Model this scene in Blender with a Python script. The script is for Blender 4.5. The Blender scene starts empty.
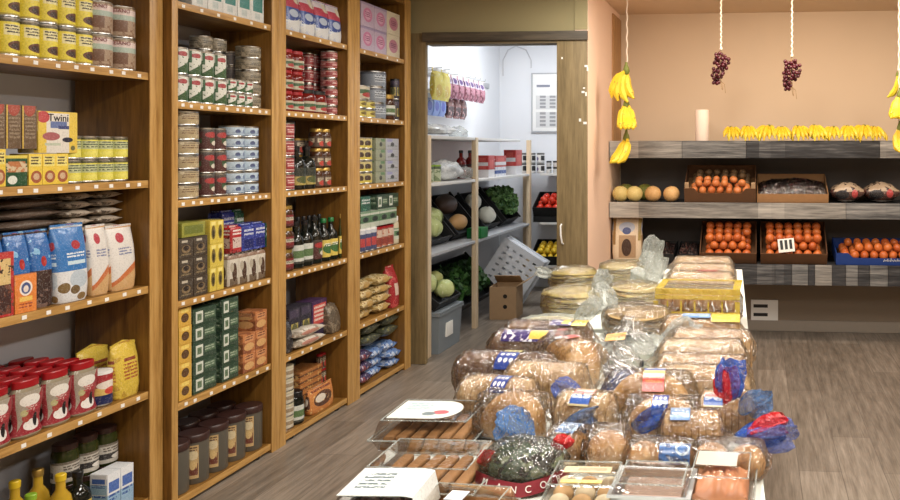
import bpy, bmesh, math, random
from mathutils import Vector, Matrix, Euler
random.seed(7)
R = math.radians
COL = bpy.context.scene.collection
# ---------------------------------------------------------------- camera model of the photograph
F, CX, CY, EYE, YAW = 800.0, 687.0, 151.0, 1.45, R(5)
CS, SN = math.cos(YAW), math.sin(YAW)
def ray(u, v):
    r = (u - CX) / F; z = (CY - v) / F
    return (r * CS - SN, r * SN + CS, z)
def at_x(u, v, X):
    d = ray(u, v); t = X / d[0]; return Vector((X, t * d[1], EYE + t * d[2]))
def at_y(u, v, Y):
    d = ray(u, v); t = Y / d[1]; return Vector((t * d[0], Y, EYE + t * d[2]))
def at_z(u, v, Z):
    d = ray(u, v); t = (Z - EYE) / d[2]; return Vector((t * d[0], t * d[1], Z))
def scale_x(u, X=-2.32):                      # pixels per metre of height on a plane X = const
    p = at_x(u, 151, X); return F / (-p.x * SN + p.y * CS)

# ---------------------------------------------------------------- materials
MATS = {}
def hexc(c):
    if isinstance(c, (tuple, list)):
        s = [x / 255.0 for x in c[:3]]
        return tuple(x / 12.92 if x <= 0.04045 else ((x + 0.055) / 1.055) ** 2.4 for x in s) + (1.0,)
    return c
class NT:
    def __init__(s, name):
        m = bpy.data.materials.new(name); m.use_nodes = True
        s.m = m; s.t = m.node_tree; s.n = s.t.nodes; s.n.clear()
        s.out = s.n.new('ShaderNodeOutputMaterial')
    def new(s, t, **kw):
        n = s.n.new(t)
        for k, v in kw.items(): setattr(n, k, v)
        return n
    def link(s, a, b): s.t.links.new(a, b)
    def math(s, op, a, b=None, c=None):
        n = s.n.new('ShaderNodeMath'); n.operation = op
        for i, x in enumerate((a, b, c)):
            if x is None: continue
            if isinstance(x, (int, float)): n.inputs[i].default_value = x
            else: s.link(x, n.inputs[i])
        return n.outputs[0]
    def mix(s, f, a, b):
        n = s.n.new('ShaderNodeMix'); n.data_type = 'RGBA'
        for i, x in ((0, f), (6, a), (7, b)):
            if isinstance(x, (int, float)): n.inputs[i].default_value = x
            elif isinstance(x, tuple): n.inputs[i].default_value = x
            else: s.link(x, n.inputs[i])
        return n.outputs[2]
    def noise(s, vec, scale, detail=3.0, rough=0.5):
        n = s.n.new('ShaderNodeTexNoise'); n.inputs['Scale'].default_value = scale
        n.inputs['Detail'].default_value = detail; n.inputs['Roughness'].default_value = rough
        if vec is not None: s.link(vec, n.inputs['Vector'])
        return n.outputs['Fac']
    def ramp(s, fac, pts):
        n = s.n.new('ShaderNodeValToRGB'); e = n.color_ramp.elements
        e[0].position, e[0].color = pts[0][0], hexc(pts[0][1])
        e[1].position, e[1].color = pts[-1][0], hexc(pts[-1][1])
        for p, c in pts[1:-1]:
            x = e.new(p); x.color = hexc(c)
        s.link(fac, n.inputs[0]); return n.outputs[0]
    def coord(s, w='Object'):
        return s.n.new('ShaderNodeTexCoord').outputs[w]
    def mapping(s, vec, scale=(1, 1, 1), rot=(0, 0, 0), loc=(0, 0, 0)):
        n = s.n.new('ShaderNodeMapping'); n.inputs['Scale'].default_value = scale
        n.inputs['Rotation'].default_value = rot; n.inputs['Location'].default_value = loc
        s.link(vec, n.inputs[0]); return n.outputs[0]
    def bsdf(s, col, rough=0.5, metal=0.0, bump=None, bstr=0.2, bdist=0.01, **kw):
        b = s.n.new('ShaderNodeBsdfPrincipled')
        if isinstance(col, tuple): b.inputs['Base Color'].default_value = hexc(col) if max(col[:3]) > 1.0 else col
        else: s.link(col, b.inputs['Base Color'])
        b.inputs['Roughness'].default_value = rough; b.inputs['Metallic'].default_value = metal
        for k, v in kw.items(): b.inputs[k.replace('_', ' ')].default_value = v
        if bump is not None:
            n = s.n.new('ShaderNodeBump'); n.inputs['Strength'].default_value = bstr; n.inputs['Distance'].default_value = bdist
            s.link(bump, n.inputs['Height']); s.link(n.outputs[0], b.inputs['Normal'])
        s.link(b.outputs[0], s.out.inputs[0]); return b
def reg(name, t): MATS[name] = t.m; return t.m

def plain(name, col, rough=0.5, metal=0.0, var=0.12, scale=30.0, bump=0.0, **kw):
    """a colour with a gentle procedural variation"""
    if name in MATS: return MATS[name]
    t = NT(name); c = hexc(col); v = t.noise(t.coord('Object'), scale)
    dark = tuple(x * (1 - var) for x in c[:3]) + (1,); lite = tuple(min(1, x * (1 + var)) for x in c[:3]) + (1,)
    t.bsdf(t.mix(v, dark, lite), rough, metal, bump=v if bump else None, bstr=bump, bdist=0.004, **kw)
    return reg(name, t)

def pack(name, base, layers, rough=0.4, around=0, bump=0.0, coat=0.0):
    """printed packaging: shapes laid over a base colour in the box's own 0..1 frame.
    around = n repeats the print n times round a can."""
    if name in MATS: return MATS[name]
    t = NT(name); g = t.coord('Generated')
    sp = t.new('ShaderNodeSeparateXYZ'); t.link(g, sp.inputs[0]); x, y, z = sp.outputs
    if around:
        a = t.math('ARCTAN2', t.math('SUBTRACT', y, 0.5), t.math('SUBTRACT', x, 0.5))
        h = t.math('FRACT', t.math('ADD', t.math('MULTIPLY', a, around / (2 * math.pi)), 10.5))
    else:
        nn = t.new('ShaderNodeSeparateXYZ'); t.link(t.coord('Normal'), nn.inputs[0])
        side = t.math('GREATER_THAN', t.math('ABSOLUTE', nn.outputs[1]), t.math('ABSOLUTE', nn.outputs[0]))
        h = t.math('ADD', t.math('MULTIPLY', side, x), t.math('MULTIPLY', t.math('SUBTRACT', 1.0, side), y))
    def rng(v, a, b): return t.math('MULTIPLY', t.math('GREATER_THAN', v, a), t.math('LESS_THAN', v, b))
    obj = t.coord('Object')
    mute = lambda c: tuple((v * .90 + (.3 * c[0] + .55 * c[1] + .15 * c[2]) * .10) * .93 for v in c[:3]) + (1,)
    col = mute(hexc(base))
    n0 = t.noise(obj, 25.0)
    col = t.mix(n0, tuple(v * 0.9 for v in col[:3]) + (1,), tuple(min(1, v * 1.08) for v in col[:3]) + (1,))
    for L in layers:
        k = L[0]; c = mute(hexc(next(q for q in L if isinstance(q, tuple)))); L = [q for q in L if not isinstance(q, tuple)]
        if k == 'band': m = rng(z, L[1], L[2])
        elif k == 'rect': m = t.math('MULTIPLY', rng(h, L[1], L[2]), rng(z, L[3], L[4]))
        elif k == 'ell':
            dh = t.math('DIVIDE', t.math('SUBTRACT', h, L[1]), L[3]); dz = t.math('DIVIDE', t.math('SUBTRACT', z, L[2]), L[4])
            m = t.math('LESS_THAN', t.math('ADD', t.math('MULTIPLY', dh, dh), t.math('MULTIPLY', dz, dz)), 1.0)
        elif k == 'lines':
            fz = t.math('FRACT', t.math('MULTIPLY', t.math('SUBTRACT', z, L[3]), L[5] / (L[4] - L[3])))
            nz = t.noise(t.mapping(obj, (1, 1, 1)), 160.0, 1.0)
            m = t.math('MULTIPLY', t.math('MULTIPLY', rng(h, L[1], L[2]), rng(z, L[3], L[4])),
                       t.math('MULTIPLY', t.math('GREATER_THAN', fz, 0.45), t.math('GREATER_THAN', nz, 0.42)))
        elif k == 'noise':
            m = t.math('GREATER_THAN', t.noise(obj, L[1], 2.0), L[2])
            if len(L) > 4: m = t.math('MULTIPLY', m, rng(z, L[3], L[4]))
        elif k == 'diag':
            m = t.math('GREATER_THAN', t.math('ADD', t.math('MULTIPLY', h, L[1]), L[2]), z)
            if len(L) > 4: m = t.math('MULTIPLY', m, rng(z, L[3], L[4]))
        col = t.mix(m, col, c)
    fine = t.noise(obj, 190.0, 2.0, .7)     # fine print
    col = t.mix(t.math('MULTIPLY', t.math('GREATER_THAN', fine, .57), .16), col, (.02, .02, .025, 1))
    col = t.mix(t.math('MULTIPLY', t.math('LESS_THAN', fine, .41), .12), col, (.8, .78, .74, 1))
    bn = t.noise(obj, 60.0) if bump else None
    t.bsdf(col, rough, bump=bn, bstr=bump, bdist=0.006, Coat_Weight=coat)
    return reg(name, t)

def clear(name, tint=(245, 245, 240), haze=0.10, rough=0.12, crinkle=0.5, scale=45.0, body=False, edge=0.8):
    """clear film: see-through, with glossy crinkles"""
    if name in MATS: return MATS[name]
    t = NT(name); tr = t.new('ShaderNodeBsdfTransparent'); tr.inputs[0].default_value = (0.97, 0.97, 0.97, 1)
    if body:
        g = t.new('ShaderNodeBsdfPrincipled'); g.inputs['Base Color'].default_value = hexc(tint); g.inputs['Roughness'].default_value = rough
        g.inputs['Specular IOR Level'].default_value = 0.9
    else:
        g = t.new('ShaderNodeBsdfGlossy'); g.inputs['Color'].default_value = (.92, .92, .92, 1); g.inputs['Roughness'].default_value = rough
    nz = t.math('ABSOLUTE', t.math('SUBTRACT', t.noise(t.coord('Object'), scale, 3.0, 0.6), 0.5))     # creases
    b = t.new('ShaderNodeBump'); b.inputs['Strength'].default_value = crinkle; b.inputs['Distance'].default_value = 0.05
    t.link(nz, b.inputs['Height']); t.link(b.outputs[0], g.inputs['Normal'])
    lw = t.new('ShaderNodeLayerWeight'); lw.inputs[0].default_value = 0.35; t.link(b.outputs[0], lw.inputs['Normal'])
    f = t.math('ADD', t.math('MULTIPLY', lw.outputs['Fresnel'], edge), haze)
    f = t.math('MINIMUM', f, 0.9)
    mx = t.new('ShaderNodeMixShader'); t.link(f, mx.inputs[0]); t.link(tr.outputs[0], mx.inputs[1]); t.link(g.outputs[0], mx.inputs[2])
    t.link(mx.outputs[0], t.out.inputs[0]); return reg(name, t)

def wood(name, c0, c1, c2, along='Z', scale=6.0, rough=0.5, knots=False):
    if name in MATS: return MATS[name]
    t = NT(name); o = t.coord('Object')
    s = {'Z': (9, 9, 0.7), 'Y': (9, 0.7, 9), 'X': (0.7, 9, 9)}[along]
    v = t.mapping(o, s); n = t.noise(v, scale, 5.0, 0.6); n2 = t.noise(v, scale * 6, 2.0)
    c = t.ramp(t.math('ADD', t.math('MULTIPLY', n, 0.8), t.math('MULTIPLY', n2, 0.2)), [(0.32, c0), (0.5, c1), (0.7, c2)])
    if knots:
        k = t.new('ShaderNodeTexVoronoi'); k.inputs['Scale'].default_value = 4.5
        t.link(t.mapping(o, (1, 1, 0.7) if along == 'Z' else (0.7, 1, 1)), k.inputs['Vector'])
        c = t.mix(t.math('LESS_THAN', k.outputs['Distance'], 0.075), c, hexc((58, 42, 26)))
    t.bsdf(c, rough, bump=n, bstr=0.15, bdist=0.005); return reg(name, t)

# ---------------------------------------------------------------- mesh builder
class MB:
    def __init__(s): s.v = []; s.f = []; s.mi = []; s.cur = 0
    def add(s, verts, faces):
        b = len(s.v); s.v += [tuple(x) for x in verts]
        for f in faces: s.f.append(tuple(b + i for i in f)); s.mi.append(s.cur)
        return s
    def box(s, x0, x1, y0, y1, z0, z1, mat=None):
        v = [(x, y, z) for x in (x0, x1) for y in (y0, y1) for z in (z0, z1)]
        if mat is not None: v = [tuple(mat @ Vector(p)) for p in v]
        return s.add(v, [(0, 1, 3, 2), (4, 6, 7, 5), (0, 4, 5, 1), (2, 3, 7, 6), (0, 2, 6, 4), (1, 5, 7, 3)])
    def loft(s, rings, cap0=True, cap1=True, closed=True):
        n = len(rings[0]); v = [p for r in rings for p in r]; f = []
        for i in range(len(rings) - 1):
            for j in range(n if closed else n - 1):
                k = (j + 1) % n
                f.append((i * n + j, i * n + k, (i + 1) * n + k, (i + 1) * n + j))
        if cap0: f.append(tuple(reversed(range(n))))
        if cap1: f.append(tuple(range((len(rings) - 1) * n, len(rings) * n)))
        return s.add(v, f)
    def lathe(s, prof, seg=16, cx=0, cy=0, cap0=True, cap1=True):
        return s.loft([[(cx + r * math.cos(2 * math.pi * j / seg), cy + r * math.sin(2 * math.pi * j / seg), z) for j in range(seg)] for r, z in prof], cap0, cap1)
    def tube(s, path, rad, seg=8, cap=True):
        P = [Vector(p) for p in path]; rings = []
        up = Vector((0.137, 0.31, 0.94)).normalized()
        for i, p in enumerate(P):
            d = (P[min(i + 1, len(P) - 1)] - P[max(i - 1, 0)]).normalized()
            a = d.cross(up)
            if a.length < 1e-3: a = d.cross(Vector((1, 0, 0)))
            a.normalize(); b = d.cross(a).normalized(); up = -b if b.dot(up) < 0 else b
            a = d.cross(up).normalized()
            r = rad[i] if isinstance(rad, (list, tuple)) else rad
            rings.append([p + r * (math.cos(2 * math.pi * j / seg) * a + math.sin(2 * math.pi * j / seg) * up) for j in range(seg)])
        return s.loft(rings, cap, cap)
    def ball(s, c=(0, 0, 0), r=(1, 1, 1), seg=14, rings=9, fn=None):
        v = []; f = []
        v.append((0, 0, -1))
        for i in range(1, rings):
            a = math.pi * i / rings
            for j in range(seg):
                b = 2 * math.pi * j / seg; v.append((math.sin(a) * math.cos(b), math.sin(a) * math.sin(b), -math.cos(a)))
        v.append((0, 0, 1))
        for j in range(seg): f.append((0, 1 + (j + 1) % seg, 1 + j))
        for i in range(rings - 2):
            for j in range(seg):
                k = (j + 1) % seg; a = 1 + i * seg
                f.append((a + j, a + k, a + seg + k, a + seg + j))
        L = len(v) - 1; a = 1 + (rings - 2) * seg
        for j in range(seg): f.append((a + j, a + (j + 1) % seg, L))
        vv = []
        for p in v:
            q = fn(Vector(p)) if fn else Vector(p)
            vv.append((c[0] + q[0] * r[0], c[1] + q[1] * r[1], c[2] + q[2] * r[2]))
        return s.add(vv, f)
    def mesh(s, name, mats, bevel=0.0, bseg=2, smooth=40, jitter=0.0):
        me = bpy.data.meshes.new(name); me.from_pydata(s.v, [], s.f); me.update()
        bm = bmesh.new(); bm.from_mesh(me)
        bmesh.ops.remove_doubles(bm, verts=bm.verts, dist=1e-6)
        bmesh.ops.recalc_face_normals(bm, faces=bm.faces)
        if bevel: bmesh.ops.bevel(bm, geom=list(bm.edges), offset=bevel, segments=bseg, profile=0.7, affect='EDGES', clamp_overlap=True)
        bm.to_mesh(me); bm.free()
        if smooth:
            me.shade_smooth(); me.set_sharp_from_angle(angle=R(smooth))
        for m in (mats if isinstance(mats, (list, tuple)) else [mats]): me.materials.append(MATS[m] if isinstance(m, str) else m)
        return me
def text_mesh(txt, size, mat, depth=0.0004, align='CENTER', squeeze=1.0):
    cu = bpy.data.curves.new('lettering', 'FONT'); cu.body = txt; cu.size = size; cu.extrude = depth; cu.align_x = align; cu.align_y = 'CENTER'
    o = bpy.data.objects.new('lettering_source', cu); COL.objects.link(o)
    bpy.context.view_layer.update()
    me = bpy.data.meshes.new_from_object(o.evaluated_get(bpy.context.evaluated_depsgraph_get()))
    bpy.data.objects.remove(o); bpy.data.curves.remove(cu)
    for v in me.vertices: v.co.x *= squeeze
    me.materials.clear(); me.materials.append(MATS[mat]); me.name = 'lettering'
    return me

def wrap_text(txt, size, mat, r, ang, zc):
    """lettering bent round an upright can"""
    me = text_mesh(txt, size, mat)
    for v in me.vertices:
        a = ang + v.co.x / r; R_ = r + .0012 + max(0, v.co.z); y = v.co.y
        v.co = (R_ * math.cos(a), R_ * math.sin(a), zc + y)
    return me
# ---------------------------------------------------------------- scene objects
def link(name, data, parent=None, loc=(0, 0, 0), rot=(0, 0, 0)):
    o = bpy.data.objects.new(name, data); COL.objects.link(o)
    if parent is not None: o.parent = parent
    o.location = loc; o.rotation_euler = rot
    return o
def tag(o, label, cat, group=None, kind=None):
    o['label'] = label; o['category'] = cat
    if group: o['group'] = group
    if kind: o['kind'] = kind
    return o
def struct(name, mesh, label=None):
    o = link(name, mesh); o['kind'] = 'structure'
    if label: o['label'] = label; 
    return o
class Proto:
    """one kind of thing: a root mesh (or None for an Empty) and parts [(name, mesh, sub-parts)]"""
    def __init__(s, name, root, parts=(), loc=None): s.name, s.root, s.parts = name, root, list(parts)
    def place(s, loc, label, cat, group=None, rz=0.0, rot=None, sc=1.0):
        o = link(s.name, s.root, None, loc, rot if rot is not None else (0, 0, rz))
        if sc != 1.0: o.scale = (sc, sc, sc) if not isinstance(sc, tuple) else sc
        tag(o, label, cat, group)
        for p in s.parts:
            c = link(p[0], p[1], o, p[3] if len(p) > 3 else (0, 0, 0), p[4] if len(p) > 4 else (0, 0, 0))
            for q in (p[2] if len(p) > 2 and p[2] else ()):
                link(q[0], q[1], c, q[2] if len(q) > 2 else (0, 0, 0), q[3] if len(q) > 3 else (0, 0, 0))
        return o
ORD = ['', 'first', 'second', 'third', 'fourth', 'fifth', 'sixth', 'seventh', 'eighth', 'ninth', 'tenth', 'eleventh', 'twelfth']
LAY = {1: ['only'], 2: ['bottom', 'top'], 3: ['bottom', 'middle', 'top']}
def layer_word(i, n):
    if n in LAY: return LAY[n][i]
    return 'bottom' if i == 0 else 'top' if i == n - 1 else ORD[i + 1]
# ---------------------------------------------------------------- shared materials
wood('bookcase_wood', (86, 57, 20), (120, 83, 32), (142, 101, 44), 'Z', 5.0, 0.42)  # darkened: the shade inside the bookcases is put into the wood colour
wood('lit_edge_wood', (146, 106, 52), (184, 142, 80), (204, 164, 102), 'Z', 5.0, 0.4)  # same wood made lighter: room light on the front edges, painted in
wood('lit_shelf_edge', (146, 106, 52), (184, 142, 80), (204, 164, 102), 'Y', 5.0, 0.4)  # lit tone of the shelf fronts, painted in
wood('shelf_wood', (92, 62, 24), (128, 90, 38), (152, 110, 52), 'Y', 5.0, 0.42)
wood('pine_jamb', (98, 84, 56), (126, 108, 74), (146, 128, 92), 'Z', 4.0, 0.6, True)
wood('pine_header', (84, 74, 56), (108, 96, 72), (126, 114, 88), 'X', 4.0, 0.6, True)
wood('header_dark', (50, 44, 36), (74, 66, 54), (94, 84, 70), 'X', 5.0, 0.6)
wood('pale_pine', (196, 172, 138), (214, 192, 160), (226, 208, 180), 'Z', 4.0, 0.55)
plain('metal', (190, 190, 186), 0.3, 1.0, 0.05)
plain('dark_metal', (60, 60, 62), 0.35, 0.9, 0.05)
plain('white_paper', (238, 236, 230), 0.6, 0, 0.03)
plain('white_plastic', (232, 232, 230), 0.4, 0, 0.03)
plain('black_plastic', (20, 20, 22), 0.4, 0, 0.1)
plain('crate_black', (16, 17, 19), 0.55, 0, 0.2)
plain('grey_bin', (128, 136, 142), 0.5, 0, 0.05)
plain('kraft', (150, 110, 70), 0.8, 0, 0.1)
plain('kraft_dark', (96, 64, 38), 0.85, 0, 0.12)
plain('kraft_pale', (176, 146, 112), 0.85, 0, 0.08)
plain('blue_card', (24, 58, 128), 0.6, 0, 0.08)
plain('red_ink', (176, 24, 36), 0.5, 0, 0.05)
plain('maroon_ink', (128, 32, 44), 0.5, 0, 0.05)
plain('blue_ink', (28, 62, 150), 0.5, 0, 0.05)
plain('black_ink', (24, 24, 26), 0.5, 0, 0.05)
plain('white_ink', (240, 238, 232), 0.5, 0, 0.02)
plain('red_lid', (158, 20, 28), 0.35, 0, 0.06)
plain('black_lid', (22, 20, 22), 0.35, 0, 0.1)
plain('brown_lid', (58, 36, 32), 0.35, 0, 0.1)
plain('green_lid', (24, 110, 54), 0.35, 0, 0.08)
plain('yellow_lid', (226, 192, 44), 0.35, 0, 0.05)
plain('lime_lid', (140, 180, 50), 0.35, 0, 0.05)
plain('gold_lid', (172, 140, 70), 0.3, 0.6, 0.05)
plain('dark_glass', (18, 22, 18), 0.08, 0, 0.2)
plain('olive_glass', (46, 52, 22), 0.1, 0, 0.2)
plain('red_sauce', (112, 24, 20), 0.15, 0, 0.2)
plain('brown_sauce', (70, 42, 26), 0.15, 0, 0.2)
plain('cream_jar', (198, 190, 164), 0.2, 0, 0.08)
plain('oil', (188, 152, 46), 0.08, 0, 0.15)
clear('film', haze=0.10, crinkle=.9, scale=22, rough=.16); clear('film_milky', (226, 232, 226), haze=0.16, crinkle=0.9, scale=34, body=True, edge=.5)
clear('film_thin', haze=0.05, crinkle=.8, scale=24, rough=.12); clear('film_soft', haze=0.15, crinkle=1.0, scale=20, rough=.2)
clear('clear_plastic', haze=0.02, rough=0.05, crinkle=0.1, scale=12, edge=.6)
# ---------------------------------------------------------------- the setting
XF, XB, WX = -2.32, -2.634, -2.70            # bookcase front and back, the wall behind it
DY, BY, PX = 5.26, 6.50, -1.123               # doorway wall, back wall, pillar return
CEIL = 2.57
def wall_mat(name, col, var=0.05, rough=0.85):
    t = NT(name); n = t.noise(t.coord('Object'), 1.6, 4.0); n2 = t.noise(t.coord('Object'), 90.0, 2.0); c = hexc(col)
    t.bsdf(t.mix(n, tuple(x * (1 - var) for x in c[:3]) + (1,), tuple(min(1, x * (1 + var)) for x in c[:3]) + (1,)), rough, bump=n2, bstr=0.06, bdist=0.003)
    return reg(name, t)
wall_mat('paint_peach', (212, 188, 160)); wall_mat('paint_white', (226, 226, 228)); wall_mat('paint_grey', (206, 209, 218))
wall_mat('paint_olive', (150, 140, 104)); wall_mat('wall_brown_grey', (128, 115, 100)); wall_mat('wall_dark_grey', (88, 84, 82)); wall_mat('paint_ceiling', (226, 200, 172))
wall_mat('pillar_lit_pink', (246, 214, 190)); wall_mat('paint_cool', (222, 224, 228))  # pillar colour made pinker and lighter: warm light painted into it
def floor_mat():
    t = NT('laminate'); o = t.coord('Object')
    br = t.new('ShaderNodeTexBrick'); br.offset = 0.37; br.inputs['Scale'].default_value = 1.0
    br.inputs['Brick Width'].default_value = 1.22; br.inputs['Row Height'].default_value = 0.19; br.inputs['Mortar Size'].default_value = 0.0016
    br.inputs['Color1'].default_value = (0.0, 0.0, 0.0, 1); br.inputs['Color2'].default_value = (1, 1, 1, 1); br.inputs['Mortar'].default_value = (0.5, 0.5, 0.5, 1)
    t.link(t.mapping(o, (1, 1, 1), (0, 0, R(90))), br.inputs['Vector'])
    bw = t.new('ShaderNodeRGBToBW'); t.link(br.outputs['Color'], bw.inputs[0])
    v = t.mapping(o, (11, 0.9, 1)); n = t.noise(v, 3.0, 6.0, 0.65); n2 = t.noise(t.mapping(o, (60, 2, 1)), 3.0, 3.0)
    f = t.math('ADD', t.math('ADD', t.math('MULTIPLY', n, 0.62), t.math('MULTIPLY', n2, 0.28)), t.math('MULTIPLY', bw.outputs[0], 0.12))
    c = t.ramp(f, [(0.32, (90, 81, 71)), (0.5, (126, 115, 103)), (0.7, (160, 148, 135))])
    c = t.mix(t.math('MULTIPLY', br.outputs['Fac'], 0.6), c, hexc((60, 52, 46)))
    t.bsdf(c, 0.38, bump=f, bstr=0.08, bdist=0.003); return reg('laminate', t)
floor_mat()
struct('floor', MB().box(-3.2, 3.0, -1.6, 8.6, -0.06, 0.0).mesh('floor', 'laminate', smooth=0))
struct('ceiling', MB().box(-2.76, 3.0, -1.6, 6.6, CEIL, CEIL + 0.05).mesh('ceiling', 'paint_ceiling', smooth=0))
struct('ceiling_cold_room', MB().box(-2.85, -1.2, 5.36, 8.5, 2.78, 2.83).mesh('ceiling', 'paint_cool', smooth=0))
struct('wall_left', MB().box(WX - 0.1, WX, -1.6, DY, 0, CEIL).mesh('wall', 'paint_grey', smooth=0))
struct('wall_back', MB().box(PX - 0.1, 3.0, BY, BY + 0.1, 0, CEIL).mesh('wall', 'paint_peach', smooth=0))
struct('wall_lower_back', MB().box(PX + 0.01, 2.88, BY - 0.012, BY - 0.001, 0.1, 1.46).mesh('wall', 'wall_dark_grey', smooth=0))  # darker grey sheet over the lower back wall
struct('wall_right', MB().box(2.9, 3.0, -1.6, BY, 0, CEIL).mesh('wall', 'paint_peach', smooth=0))
struct('wall_rear', MB().box(-2.66, 2.9, -1.6, -1.5, 0, CEIL).mesh('wall', 'paint_peach', smooth=0))
struct('wall_pillar', MB().box(PX - 0.09, PX, DY, BY, 0, CEIL).mesh('wall', 'pillar_lit_pink', 0.004))
# doorway wall: strip by the bookcases, header above the opening
JL0, JL1, JR0, JR1 = -2.350, -2.240, -1.334, -1.125
struct('wall_doorway', MB().box(WX, JL0 + 0.02, DY + 0.012, DY + 0.1, 0, CEIL).mesh('wall', 'paint_olive', smooth=0))
struct('wall_over_doorway', MB().box(JL0 + 0.02, PX - 0.09, DY + 0.012, DY + 0.1, 2.19, CEIL).box(PX - 0.09, PX - 0.002, DY - 0.004, DY, 2.26, CEIL).mesh('wall', 'paint_olive', smooth=0))
struct('trim_1', MB().box(JL0, JL1, DY - 0.008, DY + 0.03, 0.002, 2.25).mesh('jamb', 'pine_jamb', 0.003))
struct('trim_2', MB().box(JR0, JR1, DY - 0.008, DY + 0.11, 0.002, 2.188).mesh('jamb', 'pine_jamb', 0.003))
struct('trim_3', MB().box(JL1 + 0.001, JR0 - 0.001, DY - 0.004, DY + 0.11, 2.172, 2.188).mesh('header', 'pine_header', 0.002))
struct('trim_4', MB().box(JL1 - 0.02, JR1 + 0.001, DY - 0.024, DY + 0.012, 2.190, 2.252).mesh('header_cap', 'header_dark', 0.003))
struct('trim_6', MB().box(PX + 0.0005, PX + 0.012, 6.14, BY - 0.001, 1.53, 2.52).mesh('corner_board', wood('corner_wood', (150, 108, 66), (176, 134, 88), (196, 154, 108), 'Z', 5.0, .6), 0.002))
# flecks of paint and staples on the wide jamb, and a latch hook
mb = MB()
for u, v, w, h in ((586, 66, 3, 2.0), (587.5, 69, 1.4, 4), (583, 92, 3, 2), (586, 94, 1.5, 4), (580, 120, 2.2, 3), (585, 123, 3.4, 2.4), (584, 88, 2, 1.4), (562, 58, 1.5, 2)):
    p = at_y(u, v, DY - 0.01); s = 1 / 150
    mb.box(p.x - w * s / 2, p.x + w * s / 2, DY - 0.0095, DY - 0.0078, p.z - h * s / 2, p.z + h * s / 2)
struct('trim_5', mb.mesh('paint_flecks', 'white_paper', smooth=0))
p = at_y(561, 235, DY - 0.02)
lk = MB().tube([(p.x, DY - 0.010, p.z + 0.07), (p.x, DY - 0.035, p.z + 0.06), (p.x + 0.004, DY - 0.045, p.z), (p.x + 0.01, DY - 0.035, p.z - 0.05), (p.x + 0.012, DY - 0.010, p.z - 0.06)], 0.006, 8)
tag(link('door_pull', lk.mesh('door_pull', 'white_plastic')), 'small white curved pull handle screwed to the wide pine doorpost', 'handle')
# cold room beyond the doorway
IX, IBY = -2.75, 8.37
struct('wall_cold_room_side', MB().box(IX - 0.1, IX, DY + 0.1, IBY + 0.1, 0, 2.78).mesh('wall', 'paint_cool', smooth=0))
struct('wall_cold_room_back', MB().box(IX, -1.2, IBY, IBY + 0.1, 0, 2.78).mesh('wall', 'paint_cool', smooth=0))
struct('wall_cold_room_end', MB().box(-1.28, -1.215, DY + 0.11, IBY, 0, 2.78).mesh('wall', 'paint_cool', smooth=0))
struct('baseboard_back', MB().box(PX + 0.01, 2.88, BY - 0.03, BY - 0.012, 0.002, 0.09).mesh('baseboard', plain('baseboard_paint', (140, 131, 120), 0.5, 0, 0.05), 0.003))
struct('wall_below_shelves', MB().box(PX + 0.01, 2.88, BY - 0.02, BY - 0.0125, 0.09, 0.56).mesh('wall', 'wall_brown_grey', smooth=0))  # brown grey sheet over the wall under the lowest shelf
# a vent register low on the back wall
p0, p1 = at_y(751, 320, BY - 0.03), at_y(778, 300, BY - 0.03)
fr = MB().box(p0.x, p1.x, BY - 0.034, BY - 0.021, p0.z, p1.z).mesh('vent', 'white_plastic', 0.003)
v_ = link('wall_vent', fr); tag(v_, 'pale wall vent register low down under the fruit shelves', 'vent')
h_ = p1.z - p0.z
for k in (0.2, 0.62): link('slot', MB().box(p0.x + 0.02, p0.x + (p1.x - p0.x) * 0.62, BY - 0.036, BY - 0.033, p0.z + h_ * k, p0.z + h_ * (k + 0.16)).mesh('slot', 'black_plastic', 0.001), v_)

# ---------------------------------------------------------------- bookcases
SH1 = [1.755, 1.336, 0.925, 0.514, 0.10]
SH = [2.055, 1.65, 1.25, 0.842, 0.43, 0.045]
UNITS = [(2.19, 2.262, 2.922, 2.990), (2.994, 3.027, 3.653, 3.709), (3.711, 3.768, 4.37, 4.439), (4.441, 4.508, 5.11, 5.20)]
BAY = {1: 'front bookcase', 2: 'second bookcase', 3: 'third bookcase', 4: 'doorway bookcase'}
BLAB = ['golden wooden bookcase closest to the camera, full of yellow cans and red lidded jars',
        'golden wooden bookcase second along, holding green cans, tea boxes and dark canisters',
        'golden wooden bookcase third along, holding red jars, bottles and blue white detergent',
        'golden wooden bookcase at the end beside the doorway, with pasta bags and pink boxes']
BLAB[0] = 'golden wooden bookcase at the front, full of yellow cans and red lidded jars'
tagm = MB().box(0, 0.0015, -0.0085, 0.0085, -0.0065, 0.0065).mesh('price_tag', 'white_paper', smooth=0)
DX = [-.036, 0, 0, 0]                          # the front bookcase stands a little further back
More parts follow.
